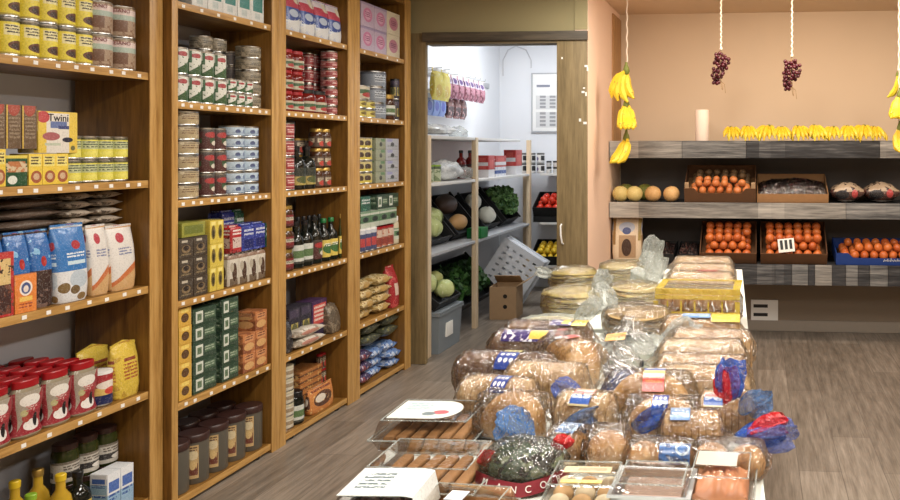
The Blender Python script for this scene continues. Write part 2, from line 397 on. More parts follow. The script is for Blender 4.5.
for i, (a, b, c, d) in enumerate(UNITS):
    ox, oy = (XF + XB) / 2 + DX[i], (a + d) / 2
    o = link('bookcase', None, None, (ox, oy, 0)); tag(o, BLAB[i], 'bookcase', 'bookcases along the wall')
    xf, xb = (XF - XB) / 2, -(XF - XB) / 2
    for y0, y1 in ((a, b), (c, d)):
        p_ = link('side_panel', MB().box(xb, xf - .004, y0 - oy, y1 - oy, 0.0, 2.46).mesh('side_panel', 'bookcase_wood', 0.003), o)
        link('lit_front_edge', MB().box(xf - .0038, xf, y0 - oy, y1 - oy, 0.0, 2.46).mesh('lit_front_edge', 'lit_edge_wood', 0.0012), p_)  # thin added strip carrying the painted lit tone of the panel front
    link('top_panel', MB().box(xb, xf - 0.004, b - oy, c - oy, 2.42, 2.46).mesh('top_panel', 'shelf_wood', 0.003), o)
    for k, z in enumerate(SH1 if i == 0 else SH):
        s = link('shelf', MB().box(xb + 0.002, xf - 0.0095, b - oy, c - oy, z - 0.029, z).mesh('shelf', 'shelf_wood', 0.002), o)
        link('lit_front_edge', MB().box(xf - 0.0094, xf - .006, b - oy, c - oy, z - 0.029, z).mesh('lit_front_edge', 'lit_shelf_edge', 0.0012), s)  # thin added strip carrying the painted lit tone of the shelf front
        n = [9, 9, 8, 7, 0] if i == 0 else [6, 11, 11, 10, 8, 0] if i == 1 else [5, 9, 10, 10, 6, 0] if i == 2 else [4, 6, 7, 6, 4, 0]
        for j in range(n[k]):
            y = b + (c - b) * (j + 0.5 + random.uniform(-0.2, 0.2)) / n[k] - oy
            link('price_tag', tagm, s, (xf - 0.006, y, z - 0.0145 + random.uniform(-.002, .002)), (random.uniform(-.06, .06), 0, 0))
    if i: 
        for y in (b + 0.08, c - 0.08): link('foot', MB().lathe([(0.018, 0), (0.022, 0.016)], 10, xf - 0.03, y - oy).mesh('foot', 'black_plastic'), o)
# ---------------------------------------------------------------- kinds of packaged goods
def can(name, r, h, label_mat, lid=None, metal='metal', seg=18):
    b = MB().lathe([(r * 0.93, 0), (r, 0.002), (r, 0.006), (r * 0.975, 0.008), (r * 0.975, h - 0.008), (r, h - 0.006), (r, h - 0.001), (r * 0.96, h), (r * 0.93, h - 0.003)], seg)
    parts = [('label', MB().lathe([(r * 0.985, 0.007), (r * 0.992, 0.0085), (r * 0.992, h - 0.0085), (r * 0.985, h - 0.007)], seg, cap0=False, cap1=False).mesh('label', label_mat))]
    if lid: parts.append(('lid', MB().lathe([(r * 1.005, h - 0.010), (r * 1.005, h + 0.0), (r * 0.9, h + 0.001)], seg).mesh('lid', lid)))
    return Proto(name, b.mesh(name, metal), parts)
def jar(name, r, h, body, label_mat, lid, waist=0.0, lidr=0.8, lidh=0.16, lz=(0.2, 0.68), seg=18):
    hb = h * (1 - lidh); pr = []
    for k in range(9):
        t = k / 8; rr = r * (1 - waist * math.sin(math.pi * t * 2 - 0.4) * (0.5 if t > 0.5 else 1.0))
        if t > 0.86: rr = r * (lidr + (1 - lidr) * (1 - t) / 0.14)
        if t == 0: rr = r * 0.9
        pr.append((rr, hb * t if k else 0.0)); 
        if k == 0: pr.append((r, 0.006))
    b = MB().lathe(pr, seg); pl = []
    for k in range(7):
        t = lz[0] + (lz[1] - lz[0]) * k / 6; pl.append((r * (1 - waist * math.sin(math.pi * t * 2 - 0.4) * (0.5 if t > 0.5 else 1.0)) * 1.012, hb * t))
    return Proto(name, b.mesh(name, body), [('label', MB().lathe(pl, seg, cap0=False, cap1=False).mesh('label', label_mat)),
        ('lid', MB().lathe([(r * lidr, hb - 0.002), (r * (lidr + 0.06), hb), (r * (lidr + 0.06), h - 0.003), (r * lidr, h)], seg).mesh('lid', lid))])
def bottle(name, r, h, glass, label_mat, cap, neck=0.36, seg=16):
    b = MB().lathe([(r * 0.9, 0), (r, 0.004), (r, h * 0.56), (r * 0.86, h * 0.66), (r * neck, h * 0.76), (r * neck, h * 0.93)], seg)
    return Proto(name, b.mesh(name, glass), [('label', MB().lathe([(r * 1.01, h * 0.1), (r * 1.012, h * 0.3), (r * 1.01, h * 0.5)], seg, cap0=False, cap1=False).mesh('label', label_mat)),
        ('cap', MB().lathe([(r * neck * 1.15, h * 0.9), (r * neck * 1.2, h * 0.985), (r * neck, h)], seg).mesh('cap', cap))])
def carton(name, d, w, h, mat, flap='kraft_pale', bevel=0.0015):
    """d along x (into the shelf), w along y, h up; base centre at the origin; printed sides, a glued end flap"""
    b = MB().box(-d / 2, d / 2, -w / 2, w / 2, 0, h).mesh(name, mat, bevel)
    return Proto(name, b, [('end_flap', MB().box(-d * 0.46, d * 0.46, -w / 2 - 0.0012, -w / 2 + 0.001, h * 0.52, h * 0.985).mesh('end_flap', mat, 0.0006))])
def brick(name, d, w, h, mat, seal):
    """vacuum packed brick with a folded top"""
    rings = []
    for t, sx, sy in ((0, .94, .94), (.03, 1, 1), (.3, 1.0, .985), (.6, .985, 1.0), (.9, 1, .985), (.97, .97, .96), (1.0, .9, .88)):
        rings.append([(d / 2 * sx * x, w / 2 * sy * y, h * 0.94 * t) for x, y in ((1, .8), (.85, 1), (-.85, 1), (-1, .8), (-1, -.8), (-.85, -1), (.85, -1), (1, -.8))])
    return Proto(name, MB().loft(rings).mesh(name, mat), [('folded_top', MB().box(-d * 0.3, d * 0.3, -w * 0.44, w * 0.44, h * 0.92, h).mesh('folded_top', seal, 0.002))])
def pouch(name, d, w, h, mat, seal=None, lean=0.0, slump=0.0, round_top=False):
    """filled bag standing on its base: thick at the bottom, flat at the crimped top"""
    n = 20; rings = []; rnd = random.Random(name)
    prof = [(0, .86, .92), (.04, .95, 1.0), (.2, 1.0, 1.05), (.45, 1.0, .98), (.68, .98, .78), (.84, .97, .45), (.93, .97, .14), (.955, .97, .05)]
    for t, sw, sd in prof:
        ring = []
        for j in range(n):
            a = 2 * math.pi * j / n; ca, sa = math.cos(a), math.sin(a); e = 0.55
            x = d / 2 * sd * math.copysign(abs(ca) ** e, ca); y = w / 2 * sw * math.copysign(abs(sa) ** e, sa)
            wob = 1 + rnd.uniform(-.035, .035) * (t > 0.02)
            ring.append((x * wob + lean * t * h, y * (1 + rnd.uniform(-.012, .012)), h * t - slump * h * abs(sa) * t * t))
        rings.append(ring)
    top = []
    for t in (.95, 1.0):
        top.append([(x * 0.0022 + lean * t * h, y * w * 0.485, h * t - slump * h * abs(y) * t * t) for x, y in ((1, -1), (1, -.5), (1, 0), (1, .5), (1, 1), (-1, 1), (-1, .5), (-1, 0), (-1, -.5), (-1, -1))])
    return Proto(name, MB().loft(rings).mesh(name, mat, smooth=60), [('top_seal', MB().loft(top).mesh('top_seal', seal or mat))])
def pillow(name, L, W, H, mat, seed=1, seal=None, amp=.12):
    """bag lying on its side, crimped at both ends; lies along y"""
    rnd = random.Random(seed); rings = []; n = 16
    for k in range(11):
        t = k / 10; s = math.sin(math.pi * min(max(t, .03), .97)) ** 0.45
        ring = []
        for j in range(n):
            a = 2 * math.pi * j / n; ca, sa = math.cos(a), math.sin(a)
            wz = H / 2 * s * math.copysign(abs(sa) ** .8, sa) * (1 + rnd.uniform(-amp, amp))
            ring.append((W / 2 * (0.9 + .1 * s) * math.copysign(abs(ca) ** .8, ca) * (1 + rnd.uniform(-amp / 4, amp / 4)), L * (t - .5), max(0.0, H / 2 + wz)))
        rings.append(ring)
    ends = []
    for sg in (-1, 1):
        ends.append(('end_seal', MB().box(-W * .44, W * .44, sg * L * .5 - 0.012 * (sg < 0), sg * L * .5 + 0.012 * (sg > 0), H / 2 - 0.0015, H / 2 + 0.0015).mesh('end_seal', seal or mat)))
    return Proto(name, MB().loft(rings).mesh(name, mat, smooth=60), ends)
def canister(name, r, h, body, lid, label_mat, seg=20):
    return Proto(name, MB().lathe([(r * .96, 0), (r, 0.004), (r, h * .86)], seg).mesh(name, body), [
        ('lid', MB().lathe([(r * 1.03, h * .85), (r * 1.05, h * .87), (r * 1.05, h * .97), (r * .98, h), (r * .6, h)], seg).mesh('lid', lid)),
        ('label', MB().loft([[((r + e) * math.cos(a), (r + e) * math.sin(a), z) for a in [R(-75 + 40 * q / 4) for q in range(5)]] for z, e in ((h * .12, .0008), (h * .8, .0008))], False, False, False).mesh('label', label_mat))])

SHW1 = ['top shelf', 'second shelf', 'third shelf', 'fourth shelf', 'bottom shelf']
SHW = ['top shelf', 'second shelf', 'third shelf', 'fourth shelf', 'fifth shelf', 'bottom shelf']
def spots(bay, u0, u1, n, X):
    y0, y1 = at_x(u0, 151, X).y, at_x(u1, 151, X).y
    lo, hi = UNITS[bay - 1][1], UNITS[bay - 1][2]
    y0, y1 = max(y0, lo + 0.004), min(y1, hi - 0.004)
    if n == 0: n = 1
    p = (y1 - y0) / n
    return [y0 + p * (k + .5) for k in range(n)], p
def hpx(bay, u, px, X=-2.36): return px / scale_x(u, X)
USED = {}
def uniq(l):
    USED[l] = USED.get(l, 0) + 1
    return l
def run(bay, sh, u0, u1, n, layers, make, desc, cat, group=None, x=-2.345, rows=1, rowstep=None, d=None, z0=0.0, jit=0.002, rz=0.0, rjit=0.0, desc_row=True, skip=(), of=None):
    """a block of one kind of goods: n along the shelf, layers up, rows deep. make(pitch) -> (proto, depth, height)"""
    zs = (SH1 if bay == 1 else SH)[sh] + z0 + .0008
    x += DX[bay - 1]
    ys, p = spots(bay, u0, u1, n, x)
    proto, dep, hh = make(p)
    g = group or f'{desc}s on the {(SHW1 if bay == 1 else SHW)[sh]} of the {BAY[bay]}'
    out = []
    shw = (SHW1 if bay == 1 else SHW)[sh]
    for r in range(rows):
        for l in range(layers):
            for k, y in enumerate(ys):
                if (r, l, k) in skip: continue
                along = (ORD[k + 1] + ' from near end' if k < n - 1 else 'last along') if n > 1 else ''
                up = layer_word(l, layers) + ' layer' if layers > 1 else ''
                deep = ((ORD[r + 1] + ' row back') if r else 'front row') if rows > 1 else ''
                lab = ''
                for al, uu, fin in ((along, up, shw + ' of ' + BAY[bay]), (along, up, shw + ', ' + BAY[bay]), (along.replace(' from near end', ' along'), up, shw + ', ' + BAY[bay]), (along.replace(' from near end', ' along'), up.replace(' layer', ''), shw + ', ' + BAY[bay]), (along.replace(' from near end', ' along'), up.replace(' layer', ''), shw)):
                    lab = ', '.join(q for q in (desc, al, uu, deep, fin) if q)
                    if len(lab.split()) <= 16: break
                out.append(proto.place((x - dep / 2 - r * (rowstep or dep * 1.02) + random.uniform(-jit, 0), y + random.uniform(-jit, jit) * .4, zs + l * hh), uniq(lab), cat, g, rz + random.uniform(-rjit, rjit)))
    return out
def mk_can(h, lab, lid=None, name='food_can', tight=.985):
    return lambda p: (can(name, p * tight / 2, h, lab, lid), p * tight, h + 0.0005 + (0.001 if lid else 0))
def mk_jar(h, body, lab, lid, name='jar', **k):
    return lambda p: (jar(name, p * .975 / 2, h, body, lab, lid, **k), p * .975, h)
def mk_box(d, h, mat, name='carton', tight=.975):
    return lambda p: (carton(name, d, p * tight, h - 0.0008, mat), d, h)
def mk_bottle(h, glass, lab, cap, name='bottle'):
    return lambda p: (bottle(name, p * .95 / 2, h, glass, lab, cap), p * .95, h)
# ================================================================ front bookcase
W_ = (240, 238, 230)
pack('lab_yellow', (244, 226, 14), [('band', .0, .05, (190, 170, 60)), ('rect', .2, .8, .55, .86, (244, 236, 170)), ('lines', .24, .78, .58, .84, 3, (70, 60, 40)), ('ell', .6, .26, .3, .14, (108, 62, 34)), ('ell', .52, .24, .14, .08, (60, 34, 24)), ('band', .93, 1, (92, 84, 40))], around=2)
pack('lab_tan', (176, 150, 124), [('noise', 60, .56, (140, 106, 78)), ('rect', .05, .4, .15, .55, (122, 84, 58)), ('rect', .0, 1, .56, .74, (170, 190, 176)), ('rect', .0, 1, .74, .93, (226, 206, 200)), ('noise', 30, .62, (104, 118, 70), .2, .6)], around=2)
run(1, 0, -16, 98, 6, 2, mk_can(.125, 'lab_yellow'), 'tall yellow food can', 'can', x=-2.35)
tan = run(1, 0, 97, 146, 2, 2, mk_can(.122, 'lab_tan', name='large_can'), 'big tan tomato can', 'can')
for o in tan:
    m = o.data; r = m.vertices[0].co.xy.length / .93 if False else max(v.co.x for v in m.vertices)
    a = R(-44)
    link('lettering', wrap_text('ZEIANO', .0185, 'maroon_ink', r, a, .1015), o)
# second shelf: tea and yellow boxes
pack('lab_green', (28, 84, 48), [('rect', .1, .9, .45, .8, (196, 120, 60)), ('noise', 60, .58, (214, 190, 150), .45, .8), ('ell', .3, .2, .22, .14, (230, 236, 224)), ('rect', .0, 1, .9, 1, (228, 208, 60))])
pack('lab_ybox', (244, 210, 30), [('rect', .1, .9, .6, .92, (242, 228, 120)), ('lines', .15, .85, .62, .9, 3, (90, 70, 30)), ('ell', .55, .26, .4, .2, (172, 92, 50)), ('ell', .55, .27, .22, .11, (214, 180, 140))])
pack('lab_ycan', (236, 226, 44), [('rect', .1, .9, .42, .84, (196, 204, 150)), ('lines', .15, .85, .45, .82, 3, (84, 96, 66)), ('band', .9, 1, (88, 84, 44)), ('ell', .5, .2, .35, .12, (240, 232, 90)), ('ell', .8, .2, .1, .1, (150, 160, 50))], around=2)
pack('lab_teabox', (238, 204, 48), [('rect', .2, .78, .0, .96, (232, 226, 214)), ('ell', .12, .86, .16, .14, (200, 62, 66)), ('rect', .3, .72, .6, .76, (98, 120, 176)), ('rect', .5, .78, .58, .66, (44, 62, 128)), ('ell', .32, .4, .22, .1, (178, 96, 100)), ('ell', .74, .32, .14, .06, (34, 34, 60)), ('rect', .16, .56, .18, .24, (196, 206, 180)), ('ell', .88, .12, .06, .06, (110, 110, 60))])
pack('lab_teaside', (112, 88, 62), [('rect', .02, .1, 0, 1, (230, 190, 50)), ('lines', .2, .9, .2, .9, 8, (150, 130, 104)), ('ell', .5, .95, .4, .2, (176, 70, 50))])
run(1, 1, 6, 28, 1, 1, mk_box(.12, .1, 'lab_green', 'stock_cube_box'), 'dark green soup box beside yellow boxes', 'box')
run(1, 1, -6, 6, 1, 1, mk_box(.12, .12, 'lab_ybox', 'small_box'), 'cut off yellow box beside the green soup box', 'box')
run(1, 1, 29, 69, 3, 1, mk_box(.07, .105, 'lab_ybox', 'small_box'), 'small yellow box with brown picture', 'box')
run(1, 1, 70, 133, 4, 2, mk_can(.0835, 'lab_ycan'), 'small yellow green can', 'can')
t = run(1, 1, 38, 78, 1, 1, mk_box(.075, .142, 'lab_teabox', 'tea_box'), 'big yellow and white tea box lying on the small boxes', 'tea box', z0=.1065)[0]
t['label'] = 'big yellow and white tea box on top of the small boxes'
w = max(v.co.y for v in t.data.vertices) * 2
link('lettering', text_mesh('Twini', .036, 'black_ink', .0006), t, (.0382, -.0, .119), (R(90), 0, R(90)))
run(1, 1, -10, 37, 3, 1, mk_box(.11, .142, 'lab_teaside', 'tea_box'), 'brown sided tea box turned on edge', 'tea box', z0=.1205)
# third shelf: flat sacks behind, pouches in front
pack('lab_bag_brown', (96, 78, 64), [('noise', 40, .6, (100, 80, 66))], .45, bump=.5); pack('lab_bag_tan', (186, 170, 150), [('noise', 50, .58, (96, 80, 66)), ('noise', 90, .68, (226, 220, 208))], .4, bump=.6)
def mk_flat(d, h, mat, name='flat_bag'):
    def f(p):
        return pillow(name, p * .97, d, h, mat, 3), d, h * .9
    return f
run(1, 2, -4, 64, 1, 10, lambda p: (pillow('flat_bag', p * .90, .12, .036, 'lab_bag_brown', 2), .12, .0362), 'flat dark brown bag in a pile behind the blue pouches', 'bag', x=-2.42, z0=.0)
run(1, 2, 66, 134, 2, 12, lambda p: (pillow('flat_bag', p * .80, .12, .031, 'lab_bag_tan', 5), .12, .0312), 'flat grey tan bag piled behind pouches', 'bag', x=-2.42)
pack('lab_blue_nuts', (34, 108, 184), [('band', 0, .5, (66, 46, 42)), ('noise', 45, .58, (126, 100, 90), 0, .5), ('noise', 30, .6, (130, 190, 232), .5, 1), ('ell', .5, .62, .12, .07, (180, 40, 40))], .18, bump=.5)
pack('lab_blue_white', (44, 122, 196), [('band', 0, .42, (226, 228, 230)), ('ell', .62, .3, .28, .12, (190, 204, 216)), ('ell', .2, .2, .15, .07, (130, 104, 60)), ('ell', .5, .16, .14, .06, (120, 96, 60)), ('ell', .7, .06, .14, .05, (140, 110, 66)), ('ell', .6, .76, .13, .06, (178, 44, 60)), ('rect', .3, .85, .5, .55, (200, 226, 240)), ('lines', .3, .85, .58, .66, 2, (226, 236, 244))], .2, bump=.3)
pack('lab_white_orange', (226, 222, 216), [('diag', .35, .12, (206, 112, 48)), ('ell', .42, .84, .15, .08, (186, 34, 60)), ('lines', .3, .8, .55, .68, 3, (120, 130, 170)), ('diag', .3, .05, (214, 170, 110))], .3, bump=.25)
pack('lab_redbox', (196, 40, 36), [('rect', .12, .88, .5, .9, (222, 190, 120)), ('ell', .3, .74, .22, .13, (208, 40, 44)), ('rect', .1, .9, .04, .5, (70, 40, 36)), ('noise', 50, .56, (120, 70, 50), .04, .5), ('noise', 60, .62, (60, 36, 30), .5, .9)])
pack('lab_orange', (238, 134, 28), [('ell', .5, .64, .3, .2, (244, 232, 220)), ('ell', .5, .64, .22, .15, (66, 84, 140)), ('ell', .5, .62, .12, .09, (236, 220, 210)), ('rect', .2, .8, .3, .42, (244, 196, 70)), ('lines', .2, .8, .1, .25, 2, (160, 60, 30))])
def mk_pouch(d, h, mat, name='pouch', tight=.97, **k): return lambda p: (pouch(name, d, p * tight, h, mat, **k), d, h)
run(1, 2, -14, 15, 1, 1, mk_box(.018, .205, 'lab_redbox', 'cereal_box'), 'red chocolate box standing at shelf edge', 'box', x=-2.327)
run(1, 2, 15, 37, 1, 1, mk_box(.018, .125, 'lab_orange', 'baking_soda_box'), 'small orange baking soda box with round emblem', 'box', x=-2.327)
run(1, 2, -14, 57, 3, 1, mk_pouch(.07, .26, 'lab_blue_nuts', 'nut_pouch'), 'blue topped pouch of dark dried fruit', 'pouch', x=-2.347, rjit=.03)
run(1, 2, 58, 92, 1, 1, mk_pouch(.07, .27, 'lab_blue_white', 'nut_pouch'), 'blue and white pouch standing between nuts and flour', 'pouch', x=-2.335)
run(1, 2, 92, 112, 1, 1, mk_pouch(.06, .255, 'lab_white_orange', 'flour_bag'), 'white and orange paper bag beside the blue and white pouch', 'bag', x=-2.35)
run(1, 2, 112, 139, 1, 1, mk_pouch(.065, .245, 'lab_white_orange', 'flour_bag'), 'white and orange paper bag last along by the upright', 'bag', x=-2.345)
def oval(p, k):
    for me in [p.root] + [q[1] for q in p.parts]:
        for v in me.vertices: v.co.x *= k
    return p
# fourth shelf: red lidded jars
pack('lab_redjar', (170, 158, 140), [('diag', 1.1, .1, (156, 24, 40)), ('ell', .42, .78, .3, .14, (238, 232, 222)), ('noise', 26, .62, (226, 200, 190), .3, .65), ('ell', .5, .2, .3, .13, (236, 230, 224)), ('ell', .62, .3, .09, .16, (30, 22, 24)), ('ell', .3, .38, .14, .1, (170, 60, 46)), ('ell', .24, .5, .12, .08, (196, 188, 130)), ('lines', .3, .8, .5, .66, 3, (200, 60, 70))], around=3)
plain('jar_grey', (150, 138, 116), .2, 0, .12)
run(1, 3, -17, 103, 4, 1, lambda p: (oval(jar('coffee_jar', p * .485, .185, 'jar_grey', 'lab_redjar', 'red_lid', waist=.17, lidr=.78, lidh=.13, lz=(.06, .93), seg=22), .53), p * .52, .185), 'red lidded jar', 'jar', x=-2.335, rows=5, rowstep=.0595)
pack('lab_tin_blue', (170, 28, 40), [('band', 0, .3, (26, 38, 96)), ('band', .3, .55, (226, 190, 90)), ('ell', .5, .62, .35, .14, (236, 224, 210)), ('ell', .55, .42, .2, .12, (214, 60, 40))], around=2)
run(1, 3, 101, 119, 1, 1, mk_can(.125, 'lab_tin_blue', 'white_plastic', 'powder_tin'), 'red and blue drink powder tin beside the yellow bags', 'tin', x=-2.34)
pack('lab_ybag', (222, 190, 34), [('noise', 22, .62, (196, 158, 24)), ('lines', .3, .85, .3, .62, 5, (176, 90, 30)), ('rect', .35, .8, .66, .72, (150, 70, 40))], .3, bump=.6)
run(1, 3, 117, 147, 1, 1, mk_pouch(.06, .215, 'lab_ybag', 'flour_bag', slump=.06), 'yellow bag standing in front by the upright', 'bag', x=-2.345)
run(1, 3, 84, 118, 1, 1, mk_pouch(.07, .2, 'lab_ybag', 'flour_bag', slump=.1), 'yellow bag behind the powder tin', 'bag', x=-2.455)
# bottom shelf
pack('lab_dkjar', (196, 190, 178), [('rect', .1, .95, .2, .5, (44, 40, 40)), ('lines', .2, .8, .55, .8, 2, (90, 80, 70)), ('ell', .6, .3, .2, .12, (226, 220, 210)), ('band', .88, 1, (120, 110, 96))], around=2)
run(1, 4, 66, 149, 3, 2, mk_jar(.145, 'olive_glass', 'lab_dkjar', 'brown_lid', 'olive_jar', lidr=.85, lidh=.14, lz=(.1, .68)), 'dark lidded olive jar', 'jar', x=-2.425)
pack('lab_oil', (222, 196, 70), [('ell', .5, .5, .35, .3, (60, 110, 50)), ('lines', .2, .8, .6, .8, 2, (240, 236, 220))], around=2)
def oil(u, h, cap, lab, x=-2.345):
    run(1, 4, u - 11, u + 11, 1, 1, lambda p: (bottle('oil_bottle', .034, h, 'oil', 'lab_oil', cap, .42), .068, h), lab, 'bottle', x=x, group='oil bottles on the bottom shelf')
oil(12, .195, 'lime_lid', 'short green capped oil bottle at the near end', -2.35); oil(40, .205, 'lime_lid', 'green capped oil bottle second along')
oil(70, .225, 'yellow_lid', 'yellow capped oil bottle beside the white carton')
oil(24, .235, 'yellow_lid', 'yellow capped oil bottle behind the green caps', -2.43); oil(47, .24, 'gold_lid', 'gold capped oil bottle in the back row', -2.43)
run(1, 4, 78, 98, 1, 1, mk_bottle(.205, 'dark_glass', 'lab_oil', 'black_lid', 'vinegar_bottle'), 'dark green bottle with a dark cap', 'bottle', x=-2.345)
pack('lab_milk', (232, 236, 240), [('band', 0, .5, (150, 190, 222)), ('rect', .1, .9, .55, .8, (70, 110, 190)), ('lines', .1, .9, .3, .5, 2, (40, 90, 170))])
run(1, 4, 108, 134, 2, 1, mk_box(.07, .158, 'lab_milk', 'milk_carton'), 'white and pale blue milk carton', 'carton', x=-2.342)

# ================================================================ second bookcase
pack('lab_teal', (228, 232, 230), [('rect', .15, .9, .35, 1, (52, 140, 136)), ('rect', .3, .7, .1, .3, (200, 214, 214))])
run(2, 0, 192, 264, 5, 1, mk_box(.09, .14, 'lab_teal', 'powder_box'), 'white and teal powder box', 'box')
pack('lab_greencan', (226, 228, 218), [('diag', .55, .12, (52, 92, 48)), ('ell', .35, .8, .3, .1, (170, 36, 44)), ('noise', 60, .63, (70, 110, 60), .3, .95), ('rect', .0, .12, .5, 1, (50, 100, 60))], around=3)
pack('lab_dullcan', (142, 132, 110), [('band', .1, .25, (106, 92, 70)), ('noise', 50, .55, (176, 164, 140)), ('lines', .1, .9, .4, .7, 2, (80, 76, 66))], around=3)
pack('lab_greycan', (128, 122, 124), [('lines', .1, .9, .3, .7, 2, (84, 78, 80)), ('band', .8, .9, (160, 150, 140))], around=3)
run(2, 1, 179, 231, 4, 2, mk_can(.113, 'lab_greencan'), 'white and green vegetable can', 'can', x=-2.345)
run(2, 1, 231, 256, 3, 2, mk_can(.062, 'lab_greencan', name='small_can'), 'small white and green can', 'can', x=-2.345)
run(2, 1, 252, 271, 1, 5, mk_can(.058, 'lab_dullcan', name='tuna_tin'), 'dull gold fish tin stacked by the far upright', 'tin', x=-2.345)
run(2, 1, 234, 250, 1, 4, mk_can(.067, 'lab_greycan', name='tuna_tin'), 'grey fish tin stacked behind the small cans', 'tin', x=-2.45)
run(2, 1, 204, 232, 2, 5, mk_can(.064, 'lab_dullcan', name='tuna_tin'), 'dull gold tin in the high back stack', 'tin', x=-2.48)
pack('lab_beige', (184, 164, 122), [('lines', .1, .9, .35, .75, 2, (120, 92, 60)), ('band', .86, .94, (120, 100, 70)), ('noise', 40, .6, (206, 190, 150))], around=3)
pack('lab_bluewhite', (182, 204, 222), [('ell', .3, .5, .12, .26, (72, 86, 130)), ('ell', .72, .5, .14, .3, (96, 116, 160)), ('lines', .05, .95, .2, .4, 2, (120, 144, 180)), ('band', 0, .1, (90, 120, 160))], around=3)
pack('lab_redgreen', (84, 40, 36), [('ell', .4, .72, .35, .14, (176, 40, 40)), ('rect', .3, .9, .3, .55, (54, 84, 50)), ('ell', .6, .3, .2, .12, (222, 214, 196)), ('band', .88, 1, (70, 60, 54))], around=3)
run(2, 2, 184, 207, 1, 6, mk_can(.0605, 'lab_beige', name='tuna_tin'), 'beige tuna tin in the tall front stack', 'tin', x=-2.345)
run(2, 2, 179, 193, 1, 6, mk_can(.0605, 'lab_beige', name='tuna_tin'), 'beige tuna tin behind the front stack', 'tin', x=-2.49)
run(2, 2, 207, 231, 2, 3, mk_can(.1, 'lab_redgreen'), 'dark red and green bean can', 'can', x=-2.38)
run(2, 2, 235, 264, 2, 6, mk_can(.052, 'lab_bluewhite', name='tuna_tin'), 'pale blue tuna tin', 'tin', x=-2.345)
pack('lab_browncup', (70, 58, 44), [('ell', .5, .45, .3, .2, (136, 112, 76)), ('ell', .5, .5, .2, .13, (40, 30, 24)), ('rect', .2, .6, .78, .9, (190, 180, 160)), ('lines', .15, .85, .1, .22, 1, (160, 140, 100))])
pack('lab_ygreen', (150, 150, 40), [('rect', .1, .9, .2, .8, (110, 120, 30))]); pack('lab_yebox', (222, 196, 50), [('ell', .5, .5, .3, .3, (120, 100, 30)), ('rect', .2, .8, .8, .95, (240, 224, 120)), ('ell', .5, .46, .16, .16, (60, 52, 26))])
run(2, 3, 179, 208, 2, 3, mk_box(.1, .083, 'lab_browncup', 'coffee_pod_box'), 'dark brown coffee box with cup picture', 'box', x=-2.34)
run(2, 3, 210, 224, 2, 3, mk_box(.1, .102, 'lab_yebox', 'tea_box'), 'yellow tea box', 'tea box', x=-2.345)
run(2, 3, 182, 206, 1, 1, mk_box(.16, .06, 'lab_ygreen', 'tea_box'), 'olive green box lying on the brown coffee boxes', 'box', z0=.2505)
pack('lab_wbcoffee', (214, 206, 190), [('rect', .1, .9, .0, .25, (122, 104, 84)), ('ell', .6, .45, .25, .3, (82, 58, 44)), ('ell', .35, .62, .2, .16, (180, 170, 150)), ('band', .88, 1, (150, 120, 100))], .25, bump=.4)
pack('lab_redcoffee', (186, 34, 40), [('rect', .1, .9, .2, .6, (214, 190, 180)), ('noise', 60, .6, (120, 20, 30)), ('lines', .1, .9, .65, .9, 2, (240, 226, 220))], .22, bump=.4)
pack('lab_bluecoffee', (36, 54, 150), [('noise', 50, .6, (90, 110, 200)), ('rect', .1, .9, .1, .45, (30, 40, 110)), ('lines', .1, .9, .55, .85, 2, (200, 206, 230))], .22, bump=.4)
pack('lab_greencoffee', (32, 92, 70), [('noise', 50, .6, (90, 150, 120)), ('lines', .1, .9, .4, .8, 2, (210, 220, 214))], .22, bump=.4)
def mk_brick(d, h, mat, seal='metal'): return lambda p: (brick('coffee_brick', d, p * .97, h, mat, mat), d, h)
run(2, 3, 229, 279, 4, 1, mk_brick(.1, .145, 'lab_wbcoffee'), 'white and brown coffee brick', 'coffee pack', x=-2.345)
run(2, 3, 232, 243, 1, 1, mk_brick(.1, .125, 'lab_redcoffee'), 'red coffee brick on the white coffee bricks', 'coffee pack', z0=.1455)
run(2, 3, 243, 267, 2, 1, mk_brick(.1, .125, 'lab_bluecoffee'), 'blue coffee brick on the white coffee bricks', 'coffee pack', z0=.1455)
run(2, 3, 267, 279, 1, 1, mk_brick(.1, .125, 'lab_greencoffee'), 'green coffee brick on the white coffee bricks', 'coffee pack', z0=.1455)
run(2, 3, 223, 236, 1, 2, mk_brick(.08, .165, 'lab_bluecoffee'), 'dark blue coffee brick in the back', 'coffee pack', x=-2.455)
run(2, 3, 236, 250, 1, 2, mk_brick(.08, .165, 'lab_greencoffee'), 'dark green coffee brick in the back', 'coffee pack', x=-2.455)
pack('lab_greentea', (44, 72, 52), [('rect', .12, .42, .15, .85, (214, 220, 206)), ('rect', .18, .36, .3, .7, (90, 116, 84)), ('rect', .5, .95, .3, .7, (80, 110, 80)), ('lines', .5, .9, .35, .65, 2, (170, 186, 160))])
pack('lab_ymat', (222, 172, 40), [('ell', .5, .45, .3, .25, (96, 64, 30)), ('rect', .2, .8, .75, .95, (240, 210, 90))])
pack('lab_orangefood', (196, 120, 60), [('noise', 30, .52, (150, 84, 44)), ('rect', .15, .85, .55, .9, (216, 150, 90)), ('ell', .5, .3, .4, .2, (222, 170, 100)), ('lines', .2, .8, .6, .86, 2, (110, 50, 30))])
run(2, 4, 179, 192, 1, 5, mk_box(.12, .075, 'lab_ymat', 'tea_box'), 'yellow tea box at the near upright', 'tea box', x=-2.34)
run(2, 4, 193, 217, 1, 5, mk_box(.14, .071, 'lab_greentea', 'tea_box'), 'dark green tea box in the near stack', 'tea box', x=-2.34)
run(2, 4, 222, 239, 1, 5, mk_box(.14, .073, 'lab_greentea', 'tea_box'), 'dark green tea box in the farther stack', 'tea box', x=-2.34)
run(2, 4, 243, 281, 2, 3, mk_box(.1, .088, 'lab_orangefood', 'couscous_box'), 'orange brown food box', 'box', x=-2.34, skip=((0, 2, 0),))
